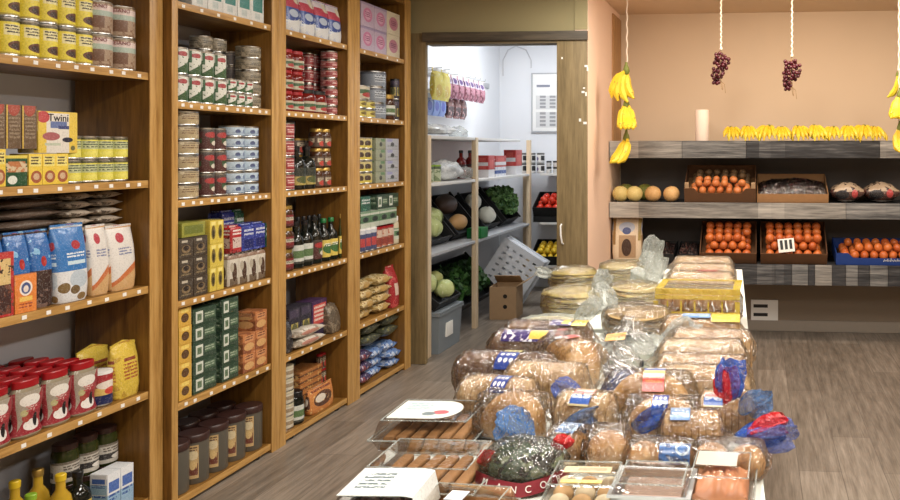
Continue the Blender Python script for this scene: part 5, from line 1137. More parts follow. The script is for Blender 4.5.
for k, u in enumerate((430, 436, 443, 449)):
    hanging(r2, wy(u), 1.91, .14, .2, 'lab_hang_blue', f'blue packet on the lower hooks, {ORD[k + 1]} from the doorpost', .15, 'blue hanging packets')
for k, u in enumerate((457, 464, 470)):
    hanging(r2, wy(u), 1.905, .14, .2, 'lab_hang_brown', f'brown packet on the lower hooks, {ORD[k + 1]} from the blue ones', .15, 'brown hanging packets')
# ---- notice board on the far wall, and a loose cable
a, b_ = at_y(533, 131, IBY), at_y(568, 74, IBY)
o = link('notice_board', MB().box(a.x, b_.x, IBY - .02, IBY - .002, a.z, b_.z).mesh('notice_board', 'white_plastic', .003)); tag(o, 'white notice board of grey picture sheets on the far cold room wall', 'notice board')
h = b_.z - a.z; w = b_.x - a.x
fr = MB().box(a.x - .012, b_.x + .012, IBY - .026, IBY - .002, a.z - .014, a.z - .0005).box(a.x - .012, b_.x + .012, IBY - .026, IBY - .002, b_.z + .0005, b_.z + .012).box(a.x - .012, a.x - .0005, IBY - .026, IBY - .002, a.z, b_.z).box(b_.x + .0005, b_.x + .012, IBY - .026, IBY - .002, a.z, b_.z)
link('frame', fr.mesh('frame', 'rack_grey', smooth=0), o)
t = NT('sheet_print'); g = t.coord('Generated'); sp = t.new('ShaderNodeSeparateXYZ'); t.link(g, sp.inputs[0])
m = t.math('MULTIPLY', t.math('GREATER_THAN', t.math('FRACT', t.math('MULTIPLY', sp.outputs[0], 3)), .4), t.math('GREATER_THAN', t.math('FRACT', t.math('MULTIPLY', sp.outputs[2], 4)), .35))
t.bsdf(t.mix(t.math('MULTIPLY', m, .8), hexc((206, 206, 206)), hexc((130, 130, 134))), .6); reg('sheet_print', t)
for z0, z1 in ((.06, .33), (.38, .62)): link('sheet', MB().box(a.x + w * .1, b_.x - w * .06, IBY - .023, IBY - .019, a.z + h * z0, a.z + h * z1).mesh('sheet', 'sheet_print', smooth=0), o)
link('heading', MB().box(a.x + w * .12, a.x + w * .5, IBY - .023, IBY - .019, a.z + h * .77, a.z + h * .81).mesh('heading', plain('grey_ink', (130, 134, 150)), smooth=0), o)
q = [at_y(u, v, IBY - .012) for u, v in ((503, 76), (503, 60), (508, 50), (516, 46), (526, 50), (531, 60), (531, 68))]
tag(link('wall_cable', MB().tube(q, .006, 6).mesh('wall_cable', plain('cable_grey', (196, 196, 200)))), 'thin grey cable looped on the far cold room wall', 'cable')
# ================================================================ the bread table
TZ = .75; TYAW = math.atan(.0335)
def xr(Y): return .016 - .0335 * (Y - 1.612)
wall_mat('cloth_white', (232, 236, 228), .02, .8); plain('table_grey', (150, 150, 150), .5, 0, .05)
def table(y0, y1, w, lab, clab):
    yc = (y0 + y1) / 2; xc = xr(yc) - w / 2; l = y1 - y0
    o = link('folding_table', None, None, (xc, yc, 0), (0, 0, TYAW)); tag(o, lab, 'table', 'folding tables under the bread')
    link('table_top', MB().box(-w / 2 + .012, w / 2 - .012, -l / 2 + .012, l / 2 - .012, TZ - .045, TZ - .006).mesh('table_top', 'table_grey', .006), o)
    for sx in (-1, 1):
        for sy in (-1, 1):
            link('leg', MB().tube([(sx * (w / 2 - .1), sy * (l / 2 - .22), TZ - .045), (sx * (w / 2 - .07), sy * (l / 2 - .16), .0)], .014, 10).mesh('leg', 'dark_metal'), o)
    c = MB().box(-w / 2, w / 2, -l / 2, l / 2, TZ - .004, TZ)
    n = 40; rings = []
    for z in (TZ, TZ - .01, TZ - .12, TZ - .26):
        ring = []
        for sx, sy, k in [(1, -1 + 2 * i / n, 0) for i in range(n)] + [(1 - 2 * i / 14, 1, 1) for i in range(14)] + [(-1, 1 - 2 * i / n, 2) for i in range(n)] + [(-1 + 2 * i / 14, -1, 3) for i in range(14)]:
            f = (TZ - z) * (.03 + .035 * math.sin(sy * 17 + sx * 11)) if z < TZ - .02 else .001
            x = sx * w / 2 + (f if k == 0 else -f if k == 2 else 0); y = sy * l / 2 + (f * .4 if k == 1 else -f * .4 if k == 3 else 0)
            ring.append((x, y, z))
        rings.append(ring)
    c.loft(rings, False, False)
    t = link('tablecloth', c.mesh('tablecloth', 'cloth_white', smooth=50), None, (xc, yc, .0008), (0, 0, TYAW)); tag(t, clab, 'tablecloth', 'white tablecloths under the bread')
table(1.08, 3.04, .80, 'near folding table under its white cloth, loaded with bread', 'white cloth over the near bread table')
table(3.10, 4.716, .85, 'far folding table under its white cloth, loaded with pita', 'white cloth over the far bread table')
TOP = TZ + .0015
def tp(u, v, z=.80): p = at_z(u, v, z); return p.x, p.y
def tpack(name, base, layers, rough=.3, bump=0.0):
    """print on something lying flat: h along x, z along y"""
    if name in MATS: return MATS[name]
    m = pack(name, base, layers, rough, bump=bump); nt = m.node_tree
    s = next(n for n in nt.nodes if n.type == 'SEPXYZ' and n.inputs[0].links[0].from_socket.name == 'Generated')
    mp = nt.nodes.new('ShaderNodeMapping'); mp.inputs['Rotation'].default_value = (R(90), 0, 0)
    cx = nt.nodes.new('ShaderNodeCombineXYZ'); s2 = nt.nodes.new('ShaderNodeSeparateXYZ')
    src = s.inputs[0].links[0].from_socket; nt.links.new(src, s2.inputs[0])
    nt.links.new(s2.outputs[0], cx.inputs[0]); nt.links.new(s2.outputs[0], cx.inputs[1]); nt.links.new(s2.outputs[1], cx.inputs[2]); nt.links.new(cx.outputs[0], s.inputs[0])
    nt.nodes.remove(mp); return m
def crust(name, a, b, c, slices=True, scale=9.0):
    t = NT(name); o = t.coord('Object'); n = t.noise(o, scale, 4.0, .6)
    col = t.ramp(n, [(.3, a), (.52, b), (.72, c)]); bump = n
    if slices:
        sp = t.new('ShaderNodeSeparateXYZ'); t.link(o, sp.inputs[0])
        f = t.math('FRACT', t.math('MULTIPLY', t.math('ADD', sp.outputs[0], t.math('MULTIPLY', n, .004)), 62.0))
        g = t.math('LESS_THAN', f, .16); col = t.mix(t.math('MULTIPLY', g, .8), col, hexc(a)); bump = t.math('SUBTRACT', n, g)
    t.bsdf(col, .6, bump=bump, bstr=.35, bdist=.004); return reg(name, t)
crust('crust_tan', (160, 118, 66), (216, 176, 120), (238, 208, 160), True, 14); crust('crust_pale', (176, 138, 88), (224, 192, 142), (242, 220, 180), True, 14); crust('crust_brown', (88, 56, 28), (134, 92, 50), (168, 124, 74), True, 14); crust('crust_bun', (160, 110, 58), (206, 156, 98), (226, 186, 132), False, 10); crust('crust_gold', (162, 114, 58), (208, 162, 100), (228, 190, 136), False, 10)
def pita_mat(name, a, b, spot):
    t = NT(name); o = t.coord('Object'); n = t.noise(o, 14, 4); s = t.math('GREATER_THAN', t.noise(o, 22, 2), .6)
    t.bsdf(t.mix(t.math('MULTIPLY', s, .7), t.mix(n, hexc(a), hexc(b)), hexc(spot)), .65, bump=n, bstr=.3, bdist=.006); return reg(name, t)
pita_mat('pita_cream', (186, 168, 108), (216, 200, 146), (140, 104, 54)); pita_mat('pita_yellow', (180, 160, 84), (212, 194, 122), (124, 88, 40)); pita_mat('pita_dark', (150, 120, 72), (190, 162, 110), (84, 58, 30))
def sect(n, W, H, e=3.2):
    out = []
    for j in range(n):
        a = 2 * math.pi * j / n; ca, sa = math.cos(a), math.sin(a)
        y = W / 2 * math.copysign(abs(ca) ** (2 / e), ca); z = H * (.5 + .5 * math.copysign(abs(sa) ** (2 / e), sa))
        if sa > 0: z += H * .07 * math.sin(math.pi * (y / W + .5)); y *= 1 + .05 * sa
        out.append((y, z))
    return out
def loaf_mesh(L, W, H, mat, e=3.0, dome=False, name='loaf'):
    rings = []; S = sect(20, W, H, e)
    for k in range(13):
        t = -1 + 2 * k / 12; s = (1 - abs(t) ** (2.4 if dome else 9)) ** (.5) if abs(t) < 1 else .0
        s = max(s, .12 if dome else .62); rings.append([(t * L / 2, y * s, z * (s if dome else min(1, s + .12))) for y, z in S])
    return MB().loft(rings).mesh(name, mat, smooth=60)
def bag_mesh(L, W, H, mat, seed, tail=1, neck=.05, amp=.042, name='plastic_bag'):
    r = random.Random(seed); rings = []; N = 44; S = sect(N, W * 1.05, H * 1.04, 2.8); K = 30
    xs = [-L / 2 - .012 + (L + .024) * k / K for k in range(K + 1)]
    for k, x in enumerate(xs):
        t = abs(x) / (L / 2); s = 1.0 if t < .9 else max(.35, 1.0 - (t - .9) * 3.2)
        rings.append([(x + r.uniform(-.003, .003), y * s * (1 + r.uniform(-amp, amp * .6)), max(.0005, H * .45 + (z - H * .45) * s * (1 + r.uniform(-amp, amp * .8)))) for y, z in S])
    zc = H * .45
    if tail:
        end = rings if tail > 0 else rings[::-1]; base = end[-1]; x0 = base[0][0]; add = []
        for q, s in ((.35, .5), (.7, .22), (1.0, .1)):
            add.append([(x0 + tail * neck * q, y * s, zc + (z - zc) * s) for _, y, z in base])
        end = end + add; rings = end if tail > 0 else end[::-1]
    return MB().loft(rings).mesh(name, mat, smooth=50)
def tail_mesh(L, w, mat, seed, up=.3, neck=.008, name='bag_tail'):
    """ruffled end of a tied bag, opening along +x from the tie"""
    r = random.Random(seed); rings = []; N = 30; ph = r.uniform(0, 6)
    for k in range(8):
        t = k / 7; R_ = neck + (w - neck) * (math.sin(math.pi * min(1, .04 + .74 * t)) ** .8); ring = []
        for j in range(N):
            a = 2 * math.pi * j / N; f = 1 + .22 * math.sin(4 * a + ph + 2.2 * t) * min(1, 3 * t) + .16 * min(1, 3 * t) * math.sin(7 * a - ph + 3 * t) + r.uniform(-.10, .10) * t
            ring.append((L * t * (1 + .12 * math.sin(3 * a + ph)), R_ * f * math.cos(a), R_ * f * math.sin(a) * .72 + up * L * t))
        rings.append(ring)
    b = MB().loft(rings, False, True)
    return b.mesh(name, mat, smooth=40)
def patch(W, H, x0, x1, y0, y1, mat, lift=1.09, name='label', n=10):
    """printed panel wrapped over the top of a loaf, y0..y1 in -1..1 across it"""
    rings = []
    for k in range(n + 1):
        f = y0 + (y1 - y0) * k / n; y = f * W / 2
        z = H * (.5 + .5 * (max(0, 1 - abs(f) ** 3.0)) ** (1 / 3.0)) + H * .07 * math.cos(math.pi * f / 2)
        rings.append([(x0 + (x1 - x0) * i / 4, y * lift * 1.03, z * lift) for i in range(5)])
    return MB().loft(rings, False, False, False).mesh(name, mat, smooth=80)
tpack('lab_dots', (32, 66, 158), [('ell', .22, .3, .1, .12, W_), ('ell', .5, .3, .1, .12, W_), ('ell', .78, .3, .1, .12, W_), ('ell', .22, .7, .1, .12, W_), ('ell', .5, .7, .1, .12, W_), ('ell', .78, .7, .1, .12, W_)])
tpack('lab_redblue', (214, 190, 120), [('band', .0, .30, (204, 60, 40)), ('band', .30, .42, (226, 190, 80)), ('band', .42, .5, (214, 190, 130)), ('band', .5, .74, (52, 100, 190)), ('lines', .08, .92, .52, .72, 1, W_), ('band', .8, 1, (214, 84, 70)), ('lines', .1, .9, .05, .25, 2, (226, 120, 60))])
tpack('lab_redblue2', (206, 190, 140), [('band', .45, .9, (210, 62, 50)), ('lines', .05, .95, .5, .85, 1, (240, 226, 214)), ('band', .05, .42, (48, 96, 186)), ('lines', .05, .95, .1, .4, 1, (200, 214, 236))])
tpack('lab_skyblue', (96, 140, 190), [('lines', .1, .9, .15, .85, 3, (216, 226, 236)), ('rect', .62, .95, .1, .5, (150, 180, 210))])
tpack('lab_blueswirl', (54, 104, 170), [('ell', .75, .5, .24, .4, (190, 210, 226)), ('ell', .75, .5, .17, .3, (64, 116, 180))])
tpack('lab_yellowwin', (224, 190, 50), [('rect', .1, .9, .12, .46, (186, 140, 84)), ('rect', .1, .28, .12, .46, (196, 156, 100)), ('band', .5, .56, (240, 224, 120)), ('rect', .15, .85, .62, .74, (206, 210, 180)), ('rect', .2, .8, .84, .92, (150, 120, 40))])
tpack('lab_yellowstrip', (216, 178, 24), [('noise', 30, .64, (236, 206, 70))]); tpack('lab_purple', (60, 40, 110), [('noise', 60, .55, (226, 220, 226)), ('rect', .55, .9, .1, .9, (226, 186, 50))]); tpack('lab_orangelab', (232, 160, 40), [('noise', 40, .6, (240, 196, 90)), ('lines', .1, .9, .3, .8, 2, (200, 110, 40))])
tpack('lab_barred', (210, 190, 80), [('rect', .1, .22, 0, 1, (90, 80, 40)), ('rect', .4, .5, 0, 1, (100, 90, 50)), ('rect', .7, .8, 0, 1, (80, 74, 40))])
tpack('lab_whitecard', (230, 236, 230), [('noise', 20, .64, (206, 222, 226)), ('lines', .12, .5, .45, .85, 4, (150, 190, 200)), ('ell', .72, .35, .12, .12, (214, 90, 100)), ('ell', .56, .26, .1, .1, (120, 136, 140))])
tpack('lab_scribble', (232, 240, 240), [('lines', .12, .5, .2, .8, 5, (96, 120, 124)), ('noise', 10, .62, (210, 226, 228))])
def film_col(name, col, haze=.55):
    return clear(name, col, haze, .15, .9, 30, True, .4)
film_col('film_blue', (50, 112, 222), .42); film_col('film_red', (206, 30, 34), .75); film_col('film_sky', (90, 146, 210), .3); film_col('film_white', (222, 230, 224), .28); film_col('film_lilac', (110, 134, 214), .3); film_col('film_yellow', (232, 204, 70), .5)
plain('tie_black', (20, 20, 22))
BG = None
NB = [0]
def bread(u, v, L, W, H, rz, label, mat='crust_tan', e=3.0, dome=False, patches=(), tail=1, tailmat='film', tl=.09, tw=.045, up=.4, z=TOP, group=None, bagmat='film', name='bread_loaf', pos=None, nk=.05):
    NB[0] += 1; W *= .93; x, y = pos or tp(u, v); o = link(name, None, None, (x, y, z), (0, 0, R(rz))); tag(o, label, 'bread', group)
    link('loaf', loaf_mesh(L, W, H, mat, e, dome), o, (0, 0, .003))
    link('plastic_bag', bag_mesh(L, W, H + .004, bagmat, NB[0], tail, nk), o)
    for x0, x1, y0, y1, m in patches: link('label', patch(W, H, x0 * L / 2, x1 * L / 2, y0, y1, m), o)
    if tail:
        t = link('bag_tail', tail_mesh(tl, tw, tailmat, NB[0] * 3, up), o, (tail * (L / 2 + nk), 0, H * .45), (0, 0, 0 if tail > 0 else math.pi))
        link('tie', MB().lathe([(.010, -.005), (.012, 0), (.010, .005)], 10).mesh('tie', 'tie_black'), o, (tail * (L / 2 + nk + .002), 0, H * .45), (0, R(90), 0))
    return o
def pita_bag(u, v, r, n, label, mat, th=.014, seed=0, tailat=None, tl=.16, tw=.08, tailmat='film_milky', tailrot=(0, -60, 0), bag='film', group='pita bags on the far table'):
    NB[0] += 1; x, y = tp(u, v); o = link('pita_bag', None, None, (x, y, TOP), (0, 0, R(seed * 40))); tag(o, label, 'pita bread', group)
    rnd = random.Random(NB[0])
    def disc(k):
        rings = []
        for z, s in ((0, .8), (th * .12, .96), (th * .5, 1.0), (th * .86, .96), (th, .8), (th * 1.12, .4)):
            rings.append([(r * s * (1 + .02 * math.sin(3 * a + k)) * math.cos(a), r * s * (1 + .02 * math.cos(2 * a + k)) * math.sin(a), z + .012 * (s ** 2) * math.sin(2 * a + k * .7) * (k > 0) * .35) for a in [2 * math.pi * j / 26 for j in range(26)]])
        return MB().loft(rings).mesh('pita', mat, smooth=60)
    for k in range(n): link('pita', disc(k), o, (rnd.uniform(-.01, .01), rnd.uniform(-.01, .01), .003 + k * th * 1.05), (0, 0, rnd.uniform(0, 6)))
    H = n * th * 1.05 + .012; rings = []
    for z, s in ((0, .85), (.004, 1.0), (H * .3, 1.09), (H * .7, 1.08), (H * .96, 1.0), (H * 1.06, .75), (H * 1.1, .3)):
        rings.append([(r * s * (1 + rnd.uniform(-.03, .03)) * math.cos(a), r * s * (1 + rnd.uniform(-.03, .03)) * math.sin(a), z + rnd.uniform(0, .006) * (z > 0)) for a in [2 * math.pi * j / 30 for j in range(30)]])
    link('plastic_bag', MB().loft(rings).mesh('plastic_bag', bag, smooth=50), o)
    if tailat:
        link('bag_tail', tail_mesh(tl, tw, tailmat, NB[0] * 7, .25, .02), o, (tailat[0] * r, tailat[1] * r, H * .8), tuple(R(a) for a in tailrot))
    return o
ROLL = MB().ball((0, 0, 0), (.0255, .056, .031), 14, 9).mesh('roll', 'crust_bun', smooth=80)
# ---- far table: pita to one side
pita_bag(573, 279, .115, 6, 'clear bag of yellowish pita at the far corner by the pillar', 'pita_yellow', seed=0, tailat=(-.8, -.5), tl=.08, tw=.035, tailrot=(0, 0, 200))
pita_bag(624, 276, .125, 7, 'clear bag of cream pita behind the tall crumpled bag end', 'pita_cream', seed=0, tailat=(.9, .1), tl=.15, tw=.062, tailrot=(0, -58, 20))
pita_bag(572, 301, .125, 6, 'clear bag of pita second along the aisle edge', 'pita_yellow', seed=0, tailat=(.7, .3), tl=.10, tw=.042, tailrot=(0, -40, 30))
pita_bag(634, 296, .115, 6, 'clear bag of pita in the middle of the far table', 'pita_cream', seed=0, tailat=(.5, .7), tl=.14, tw=.055, tailrot=(0, -55, 40))
pita_bag(637, 321, .125, 6, 'clear bag of darker pita in front of the other pita bags', 'pita_dark', seed=0, tailat=(-.75, .2), tl=.11, tw=.045, tailrot=(0, -30, 150))
pita_bag(552, 322, .125, 3, 'thin white topped pita bag in front along the aisle edge', 'pita_cream', seed=0, tailat=(.8, -.2), tl=.11, tw=.04, tailrot=(0, -35, -10), bag='film_white')
# ---- far table: the other side
bread(703, 268, .32, .13, .10, -3, 'pale sliced loaf in a white bag at the far table end', 'crust_pale', tail=-1, tailmat='film_white', tl=.13, tw=.07, group='loaves on the far table', bagmat='film_soft')
bread(703, 277, .32, .13, .105, 2, 'pale sliced loaf second from the far table end', 'crust_pale', tail=-1, tailmat='film_white', tl=.12, tw=.06, group='loaves on the far table', bagmat='film_soft')
bread(701, 287, .32, .14, .11, -2, 'pale sliced loaf with a small red label, just behind the yellow pack', 'crust_pale', patches=[(-.1, .5, -.2, .5, 'lab_redpack')], tail=-1, tailmat='film_white', tl=.12, tw=.06, group='loaves on the far table', bagmat='film_soft')
# yellow windowed pack of rolls
x, y = tp(700, 311); o = link('roll_pack', None, None, (x, y, TOP), (0, 0, R(-1))); tag(o, 'yellow windowed pack of brown bread rolls near the table edge', 'bread')
for l in range(2):
    for k in range(6):
        for j in range(2): link('roll', ROLL, o, (-.132 + k * .053, -.058 + j * .118, .034 + l * .062))
PL, PW, PH = .335, .25, .138
link('plastic_bag', bag_mesh(PL - .012, PW, PH, 'film', 77, 0, amp=.02), o)
b = MB(); yf = -PW / 2 * 1.06 - .004
for z0, z1 in ((.004, .024), (.062, .070), (.118, .134)): b.box(-PL / 2, PL / 2, yf, yf + .0015, z0, z1)
for k in range(7):
    xx = -PL / 2 + (PL - .014) * k / 6; w_ = .020 if k in (0, 6) else .007; b.box(xx - .006, xx - .006 + w_, yf - .0004, yf + .0012, .024, .112)
zt = PH * 1.10 + .004
for y0, y1 in ((-.125, -.11), (-.04, -.034), (.085, .12)): b.box(-PL / 2, PL / 2, y0, y1, zt, zt + .0012)
for x0 in (-PL / 2, PL / 2 - .03): b.box(x0, x0 + .03, -.125, .12, zt - .0006, zt + .0008)
b.box(-PL / 2, PL / 2, yf, -.122, .136, .1375).box(-PL / 2, PL / 2, -.1265, -.125, .1375, zt)
link('printed_film', b.mesh('printed_film', 'film_yellow', smooth=0), o)
# near table, window side: sliced loaves one behind another
bread(702, 337, .27, .135, .11, 1, 'sliced loaf with a yellow end label in front of the yellow pack', 'crust_tan', patches=[(.25, .98, -.75, .6, 'lab_yellowstrip'), (-.5, .22, -.5, .5, 'lab_skyblue')], tail=-1, tailmat='film', group='sliced loaves along the floor side')
for k, (v, lab, m) in enumerate(((351, 'second', 'crust_tan'), (365, 'third', 'crust_pale'), (380, 'fourth', 'crust_tan'))):
    bread(702, v, .262, .135, .105 + .006 * (k % 2), (-2, 2, -1)[k], f'sliced tan loaf in a clear bag, {lab} in front of the yellow pack', m, tail=-1, tailmat='film', group='sliced loaves along the floor side', bagmat='film_soft')
bread(703, 396, .25, .13, .105, 2, 'sliced tan loaf behind the upright blue and red bag end', 'crust_pale', tail=-1, tailmat='film', group='sliced loaves along the floor side')
# clear flat bag with orange label, near middle
x, y = tp(632, 352); o = link('flatbread_bag', None, None, (x, y, TOP), (0, 0, R(14))); tag(o, 'limp clear bag of flatbread with an orange label', 'bread')
link('flatbread', MB().loft([[(.11 * s * math.cos(a), .085 * s * math.sin(a), z) for a in [2 * math.pi * j / 26 for j in range(26)]] for z, s in ((.003, .9), (.008, 1), (.02, 1), (.026, .9))]).mesh('flatbread', plain('flat_green', (206, 208, 186), .6), smooth=60), o)
link('plastic_bag', crumpled('plastic_bag', .125, .10, .05, 'film_milky', 31, .2), o, (0, 0, .043))
link('label', MB().box(-.065, .0, -.07, -.01, .098, .100).mesh('label', 'lab_orangelab', .001), o, (0, 0, .012), (R(8), R(-6), R(-12)))
link('bag_tail', tail_mesh(.12, .07, 'film_milky', 55, .35), o, (.10, .03, .05), (0, 0, R(15)))
# aisle column of loaves
AG = 'loaves along the aisle side'
bread(548, 340, .30, .13, .10, -3, 'dark brown sliced loaf with purple and yellow label, third along the aisle', 'crust_brown', patches=[(.1, .6, -.6, .7, 'lab_purple'), (.62, .95, -.6, .5, 'lab_yellowstrip')], tail=1, group=AG)
bread(540, 355, .31, .13, .10, 1, 'brown loaf with a white and purple banded label, before the dark loaf', 'crust_brown', patches=[(-.7, .35, -.9, -.1, 'lab_purple'), (.4, .6, -.8, .4, 'lab_redpack')], tail=1, group=AG)
bread(571, 365, .25, .15, .115, -52, 'round ended crusty loaf set at a slant beside the brown loaves', 'crust_gold', dome=True, tail=0, group=AG, patches=[(-.1, .16, -.3, .3, 'lab_redpack')])
bread(510, 374, .29, .13, .105, -4, 'sliced brown loaf with yellow bars and a blue dotted label', 'crust_brown', patches=[(-.1, .3, -.95, -.1, 'lab_dots'), (-.05, .3, -.05, .8, 'lab_barred')], tail=0, group=AG)
bread(556, 391, .22, .135, .11, -8, 'pale sliced loaf whose bag end is bright blue', 'crust_pale', tail=1, tailmat='film_blue', tl=.10, tw=.05, up=.3, group=AG)
bread(500, 400, .20, .125, .10, -5, 'pale loaf with blue dotted label behind the cookie box', 'crust_pale', patches=[(.0, .4, -.9, .1, 'lab_dots')], tail=0, group=AG)
bread(534, 417, .17, .12, .10, -10, 'golden loaf right behind the cookie box'.replace('right ', ''), 'crust_gold', dome=True, tail=1, tailmat='film_sky', tl=.08, tw=.04, group=AG)
# middle column
MG = 'loaves in the middle of the near table'
bread(642, 397, .23, .13, .115, 2, 'round topped loaf with red, yellow and blue printed label', 'crust_gold', dome=True, patches=[(-.12, .36, -.95, .75, 'lab_redblue')], tail=-1, tailmat='film_lilac', tl=.08, tw=.04, group=MG)
bread(594, 419, .14, .12, .10, -8, 'pale loaf with a red and blue label beside the blue bag end', 'crust_pale', patches=[(-.35, .35, -.85, .3, 'lab_redblue2')], tail=1, tailmat='film_blue', tl=.08, tw=.04, group=MG)
bread(648, 420, .19, .12, .09, 1, 'golden loaf with a dark blue dotted label in front of the round topped one', 'crust_gold', dome=True, patches=[(-.25, .15, -.95, .1, 'lab_dots')], tail=0, group=MG)
# loaves tied with blue and red ends
o = bread(697, 417, .14, .115, .10, -3, 'tan loaf whose blue and red bag end sticks up', 'crust_tan', patches=[(-.75, -.1, -.9, -.2, 'lab_redblue2')], tail=0, group='loaves with blue and red bag ends')
link('bag_tail', tail_mesh(.10, .038, 'film_blue', 301, .1), o, (.0, -.02, .085), (0, R(-72), R(70))); link('tail_stripe', tail_mesh(.088, .026, 'film_red', 302, .1), o, (-.004, -.036, .085), (0, R(-66), R(80)))
link('tail_fold', tail_mesh(.08, .036, 'film_sky', 303, .1), o, (.03, -.03, .08), (0, R(-20), R(-20)))
o = bread(692, 434, .14, .11, .09, 4, 'tan loaf whose blue and red bag end hangs over the table edge', 'crust_tan', patches=[(-.7, -.05, -.7, .5, 'lab_skyblue')], tail=1, tailmat='film_blue', tl=.10, tw=.042, up=.15, group='loaves with blue and red bag ends', nk=.03)
link('tail_stripe', tail_mesh(.085, .03, 'film_red', 305, .3), o, (.125, -.012, .058), (0, 0, R(-4))); link('tail_fold', tail_mesh(.10, .042, 'film_lilac', 306, .15), o, (.13, -.01, .05), (0, 0, R(-16)))
# front row of bun bags
def buns(u, v, n, r, rz, label, patches=(), mat='crust_bun', tail=0, tailmat='film_sky'):
    NB[0] += 1; x, y = tp(u, v, .79); o = link('bun_bag', None, None, (x, y, TOP), (0, 0, R(rz))); tag(o, label, 'bread', 'bun bags in the front row'); w = n * r * 1.9
    for k in range(n): link('bun', MB().ball((0, 0, 0), (r, r * 1.18, r * .9), 18, 11, lambda p: Vector((p.x, p.y, max(p.z, -.72)))).mesh('bun', mat, smooth=80), o, ((k - (n - 1) / 2) * r * 1.9, 0, r * .66))
    link('plastic_bag', bag_mesh(w, r * 2.45, r * 1.66, 'film', NB[0], tail, amp=.04), o)
    for x0, x1, y0, y1, m in patches: link('label', patch(r * 2.3, r * 1.56, x0 * w / 2, x1 * w / 2, y0, y1, m, 1.1), o)
    if tail: link('bag_tail', tail_mesh(.08, .05, tailmat, NB[0], .5), o, (tail * (w / 2 + .05), 0, r * .7), (0, 0, 0 if tail > 0 else math.pi))
buns(576, 446, 1, .043, -12, 'pale roll bag with a sky blue label beside the candy bag', [(-.5, .6, -.6, .6, 'lab_skyblue')], tail=-1, tailmat='film_sky')
buns(614, 448, 1, .048, 3, 'single large golden bun bag in the front row')
buns(660, 452, 2, .039, 0, 'two bun bag with a blue swirl label behind the silver tray', [(.0, .9, -1.0, -.45, 'lab_blueswirl')])
buns(716, 457, 2, .041, -4, 'two bun bag at the front by the table edge')
# ================================================================ boxes at the front of the table
plain('cookie', (150, 108, 64), .75, 0, .3, 60, .5); plain('pastry_dark', (70, 44, 30), .6, 0, .3, 30, .3); plain('pastry_tan', (206, 168, 120), .65, 0, .2, 30, .2); plain('pastry_cream', (226, 212, 180), .6, 0, .1, 20); plain('tray_silver', (186, 190, 192), .3, .35, .05); plain('tray_black', (30, 28, 28), .4, 0, .1); plain('salmon', (216, 150, 110), .4, 0, .1)
def clamshell(x, y, z, w, d, h, rz, label, cat='cookie box', basemat='clear_plastic', group=None, name='clear_clamshell'):
    o = link(name, None, None, (x, y, z), (0, 0, R(rz))); tag(o, label, cat, group)
    b = MB().loft([[(sx * a * w / 2, sy * a * d / 2, q) for sx, sy in ((-1, -1), (1, -1), (1, 1), (-1, 1))] for q, a in ((0, .86), (h * .38, .97), (h * .38, 1.03), (h * .41, 1.03), (h * .41, .96), (.002, .85))])
    link('base_tray', b.mesh('base_tray', basemat, 0, smooth=20), o)
    l = MB().loft([[(sx * a * w / 2, sy * a2 * d / 2, q) for sx, sy in ((-1, -1), (1, -1), (1, 1), (-1, 1))] for q, a, a2 in ((h * .415, 1.03, 1.03), (h * .44, 1.03, 1.03), (h * .445, .97, .96), (h * .95, .88, .84), (h, .85, .8))], cap0=False)
    link('lid', l.mesh('lid', 'clear_plastic', 0, smooth=20), o)
    e = MB()
    P = [(sx * 1.03 * w / 2, sy * 1.03 * d / 2, h * .428) for sx, sy in ((-1, -1), (1, -1), (1, 1), (-1, 1), (-1, -1))]
    for i in range(4): e.tube([P[i], P[i + 1]], .0022, 6)
    P2 = [(sx * .85 * w / 2, sy * .8 * d / 2, h) for sx, sy in ((-1, -1), (1, -1), (1, 1), (-1, 1), (-1, -1))]
    for i in range(4): e.tube([P2[i], P2[i + 1]], .0016, 6)
    link('rim', e.mesh('rim', 'film_white'), o); return o
def stick(L, r):
    def ring(t, k):
        return [(r * k * math.copysign(abs(math.cos(a)) ** .5, math.cos(a)), t * L / 2, r * .56 * k * math.copysign(abs(math.sin(a)) ** .5, math.sin(a))) for a in [2 * math.pi * j / 16 for j in range(16)]]
    return MB().loft([ring(t, k) for t, k in ((-1, .8), (-.985, .96), (-.5, 1), (0, .98), (.5, 1), (.985, .96), (1, .8))]).mesh('cookie', 'cookie', smooth=50)
def cookie_box(u, v, label, card=None, rz=0):
    x, y = tp(u, v, .78); w, d, h = .265, .205, .07
    o = clamshell(x, y, TOP, w, d, h, rz, label, group='cookie boxes'); o.scale = (.9, .95, 1); sm = stick(.18, .0145)
    for k in range(7): link('cookie', sm, o, (-.102 + k * .034, 0, .0105), (0, R(0), R(random.uniform(-3, 3))))
    for k in range(6): link('cookie', sm, o, (-.09 + k * .036, -.004, .0285), (0, R(0), R(random.uniform(-3, 3))))
    if card: link('label_card', card, o, (-.02, .0, h + .0006))
    return o
cm = MB(); q = 14; pts = [(-.085, -.068), (.03, -.068)] + [(.03 + .062 * math.cos(a), 0 + .068 * math.sin(a)) for a in [R(-80 + 160 * k / q) for k in range(q + 1)]] + [(.03, .068), (-.085, .068)]
cm.loft([[(x, y, z) for x, y in pts] for z in (0, .0012)]); cm = cm.mesh('label_card', 'lab_whitecard', smooth=20)
cookie_box(460, 421, 'clear box of brown stick cookies with a white label card on its lid', cm, 2)
cookie_box(452, 474, 'clear box of brown stick cookies in front of the labelled one', None, 1)
